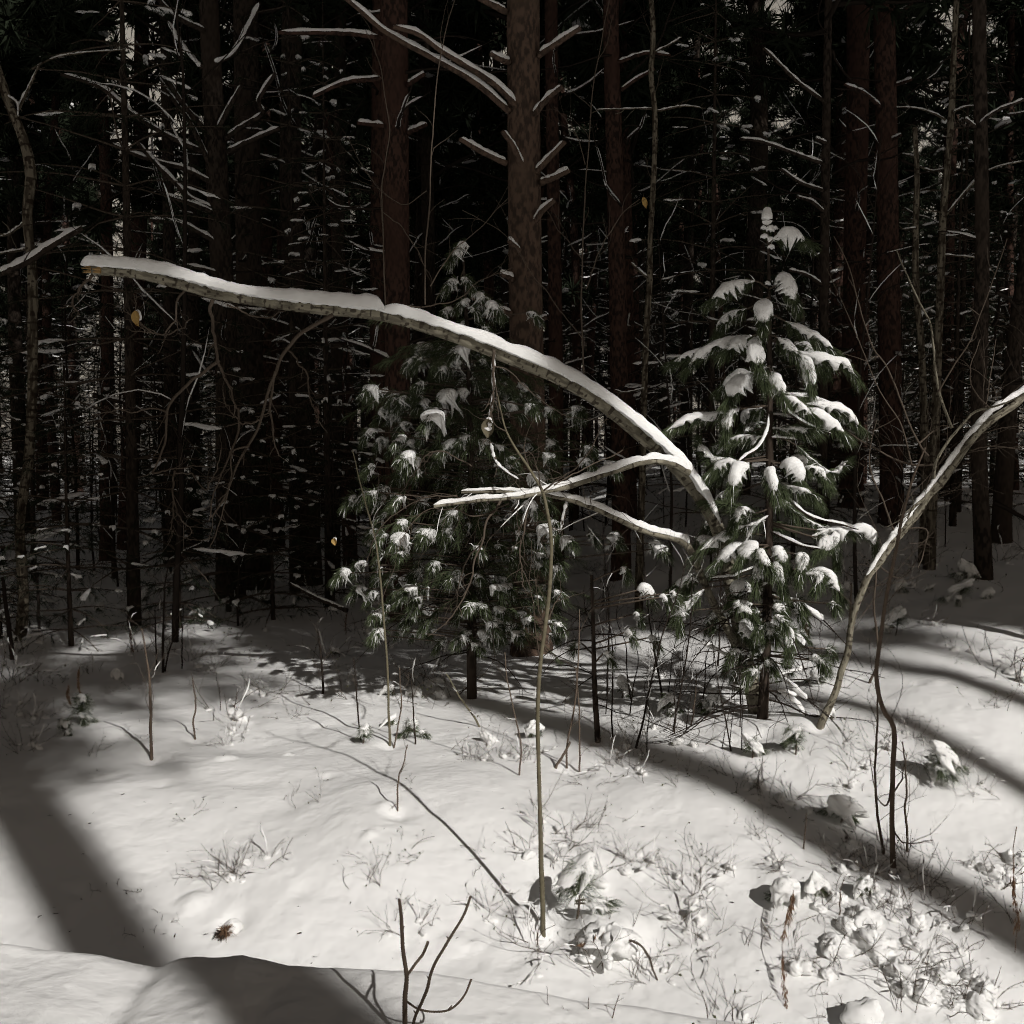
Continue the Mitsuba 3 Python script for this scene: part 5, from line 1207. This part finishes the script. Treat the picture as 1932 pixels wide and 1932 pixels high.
# ------------------------------------------------------------------ the wood behind
r = np.random.default_rng(2000)
near = [(-3.9, 13), (-.7, 9.4), (-1.3, 11.5), (1.4, 13.5), (5.2, 15.5), (5.1, 14), (3.9, 13)]
FAR = []
tries = 0
while len(FAR) < 175 and tries < 6000:
    tries += 1
    y = 14 + 52 * r.random() ** .75
    x = r.uniform(-.62, .62) * (y + 3)
    if y > 20 and min(abs(x / y + .345) - .006 - 2.0 / y, abs(x / y - .405) - 1.45 / y, abs(x / y - .255) - 1.2 / y) < 0:
        continue
    if any((x - a) ** 2 + (y - b) ** 2 < (1.5 + y * .02) ** 2 for a, b in FAR + near):
        continue
    FAR.append((x, y))
for k, (x, y) in enumerate(FAR):
    copy('forest_pine', f'proto_pine_{int(r.integers(4))}', onground(x, y, -.2), 'tall dark pine standing deep in the shaded wood', 'tree', 'dark pines of the wood behind', rot=r.uniform(0, 6.28), sc=r.uniform(.85, 1.15), lean=(r.normal() * 1.2, r.normal() * 1.2))
for k, (x, y, v) in enumerate([(6.4, 4.6, 2), (7.9, 5.6, 0), (8.6, 3.2, 3), (9.6, 6.8, 2), (10.8, 4.6, 0), (12.2, 2.4, 1), (11.8, 8.0, 2), (7.3, 7.6, 2), (-4.6, 3.0, 1), (-5.6, 6.0, 3), (-6.6, 1.0, 0), (-7.4, 4.2, 1), (-8.2, 7.4, 3), (-5.0, -1.5, 2), (-9.5, 1.8, 0), (-10.2, 5.5, 1), (-6.9, 8.6, 2)]):
    copy('flank_pine', f'proto_pine_{v}', onground(x, y, -.2), 'pine standing just outside the picture at its side', 'tree', 'pines beside the picture', rot=r.uniform(0, 6.28), sc=.95 if x > 0 else 1.1)
for k in range(26):                                      # both flanks outside the picture keep the light of the open sky away
    sgn = -1 if k % 2 else 1
    x, y = sgn * r.uniform(9, 30), r.uniform(-4, 14)
    if abs(x) < .62 * (y + 3) or (sgn > 0 and y < 6 and x < 26):
        continue
    copy('forest_pine', f'proto_pine_{int(r.integers(4))}', onground(x, y, -.2), 'tall dark pine standing deep in the shaded wood', 'tree', 'dark pines of the wood behind', rot=r.uniform(0, 6.28), sc=1.1)
n = 0
pts = []
while n < 85:
    y = 10.5 + 34 * r.random()
    x = r.uniform(-.6, .6) * y
    if (abs(x - .1 * y) < .26 * y and y < 13) or any((x - a) ** 2 + (y - b) ** 2 < 1 for a, b in pts):
        continue
    pts.append((x, y))
    v = int(r.choice([0, 1, 1, 2, 2, 3]))
    copy('young_conifer', f'proto_young_{v}', onground(x, y), 'dim young conifer dusted with snow in the shade of the wood', 'conifer', 'dim young conifers in the wood', rot=r.uniform(0, 6.28), sc=r.uniform(.75, 1.2))
    n += 1
for x, y, v, sc, lab in [(-4.3, 9.9, 1, .75, 'snow-tufted young conifer just behind the leaning birch at left'), (-5.2, 10.3, 1, .9, 'snow-tufted young conifer at the left edge behind the leaning birch'), (-2.9, 13.6, 3, 1.05, 'tall dark conifer with small snow tufts left of the reddish pine'), (-2.2, 12.5, 1, .8, 'dim low conifer behind the hanging twigs of the arched birch'),
                          (-2.7, 11.5, 0, 1.0, 'small dim conifer below the hanging twigs of the arched birch'), (3.3, 12, 1, .8, 'dim conifer showing behind the big young pine'), (-3.6, 11, 0, .9, 'small dim conifer in the shade near the leaning birch')]:
    k = copy('young_conifer', f'proto_young_{v}', onground(x, y), lab, 'conifer', None, rot=r.uniform(0, 6.28), sc=sc)
for k in range(70):
    y = 8.8 + 22 * r.random()
    x = r.uniform(-.58, .58) * y
    v = int(r.choice([0, 1, 1, 2, 2, 3]))
    copy('bare_sapling', f'proto_bare_{v}', onground(x, y), 'thin bare dark stem in the shade of the wood', 'sapling', 'thin bare stems in the wood', rot=r.uniform(0, 6.28), sc=r.uniform(.7, 1.2), lean=(r.normal() * 3, r.normal() * 3))
n = 0
labels['distant_forest'] = {'label': 'far dark wood closing the view between the trunks', 'category': 'forest', 'kind': 'stuff'}
for k in range(150):
    y = r.uniform(62, 105)
    x = r.uniform(-.62, .62) * y
    key = f'distant_forest__{k + 1:03d}'
    scene[key] = {'type': 'instance', 'to_world': T().translate([x, y, float(height(x, y)) - 3.0]).rotate([0, 0, 1], r.uniform(0, 360)).scale(1.1), 'shapegroup': {'type': 'ref', 'id': f'proto_pine_{int(r.integers(4))}'}}
for k in range(190):
    y = r.uniform(38, 95)
    x = r.uniform(-.6, .6) * y
    scene[f'distant_forest__{k + 200:03d}'] = {'type': 'instance', 'to_world': T().translate([x, y, float(height(x, y))]).rotate([0, 0, 1], r.uniform(0, 360)).scale(r.uniform(.8, 1.5)), 'shapegroup': {'type': 'ref', 'id': 'proto_young_3'}}
tri = sum(len(meshkit.WRITTEN[d['filename']][1]) for d in scene.values() if d.get('type') == 'ply')
print('triangles', tri, {k: sum(len(m[0][1]) for m in p.values()) for k, p in PROTO.items()}, 'entries', len(scene))
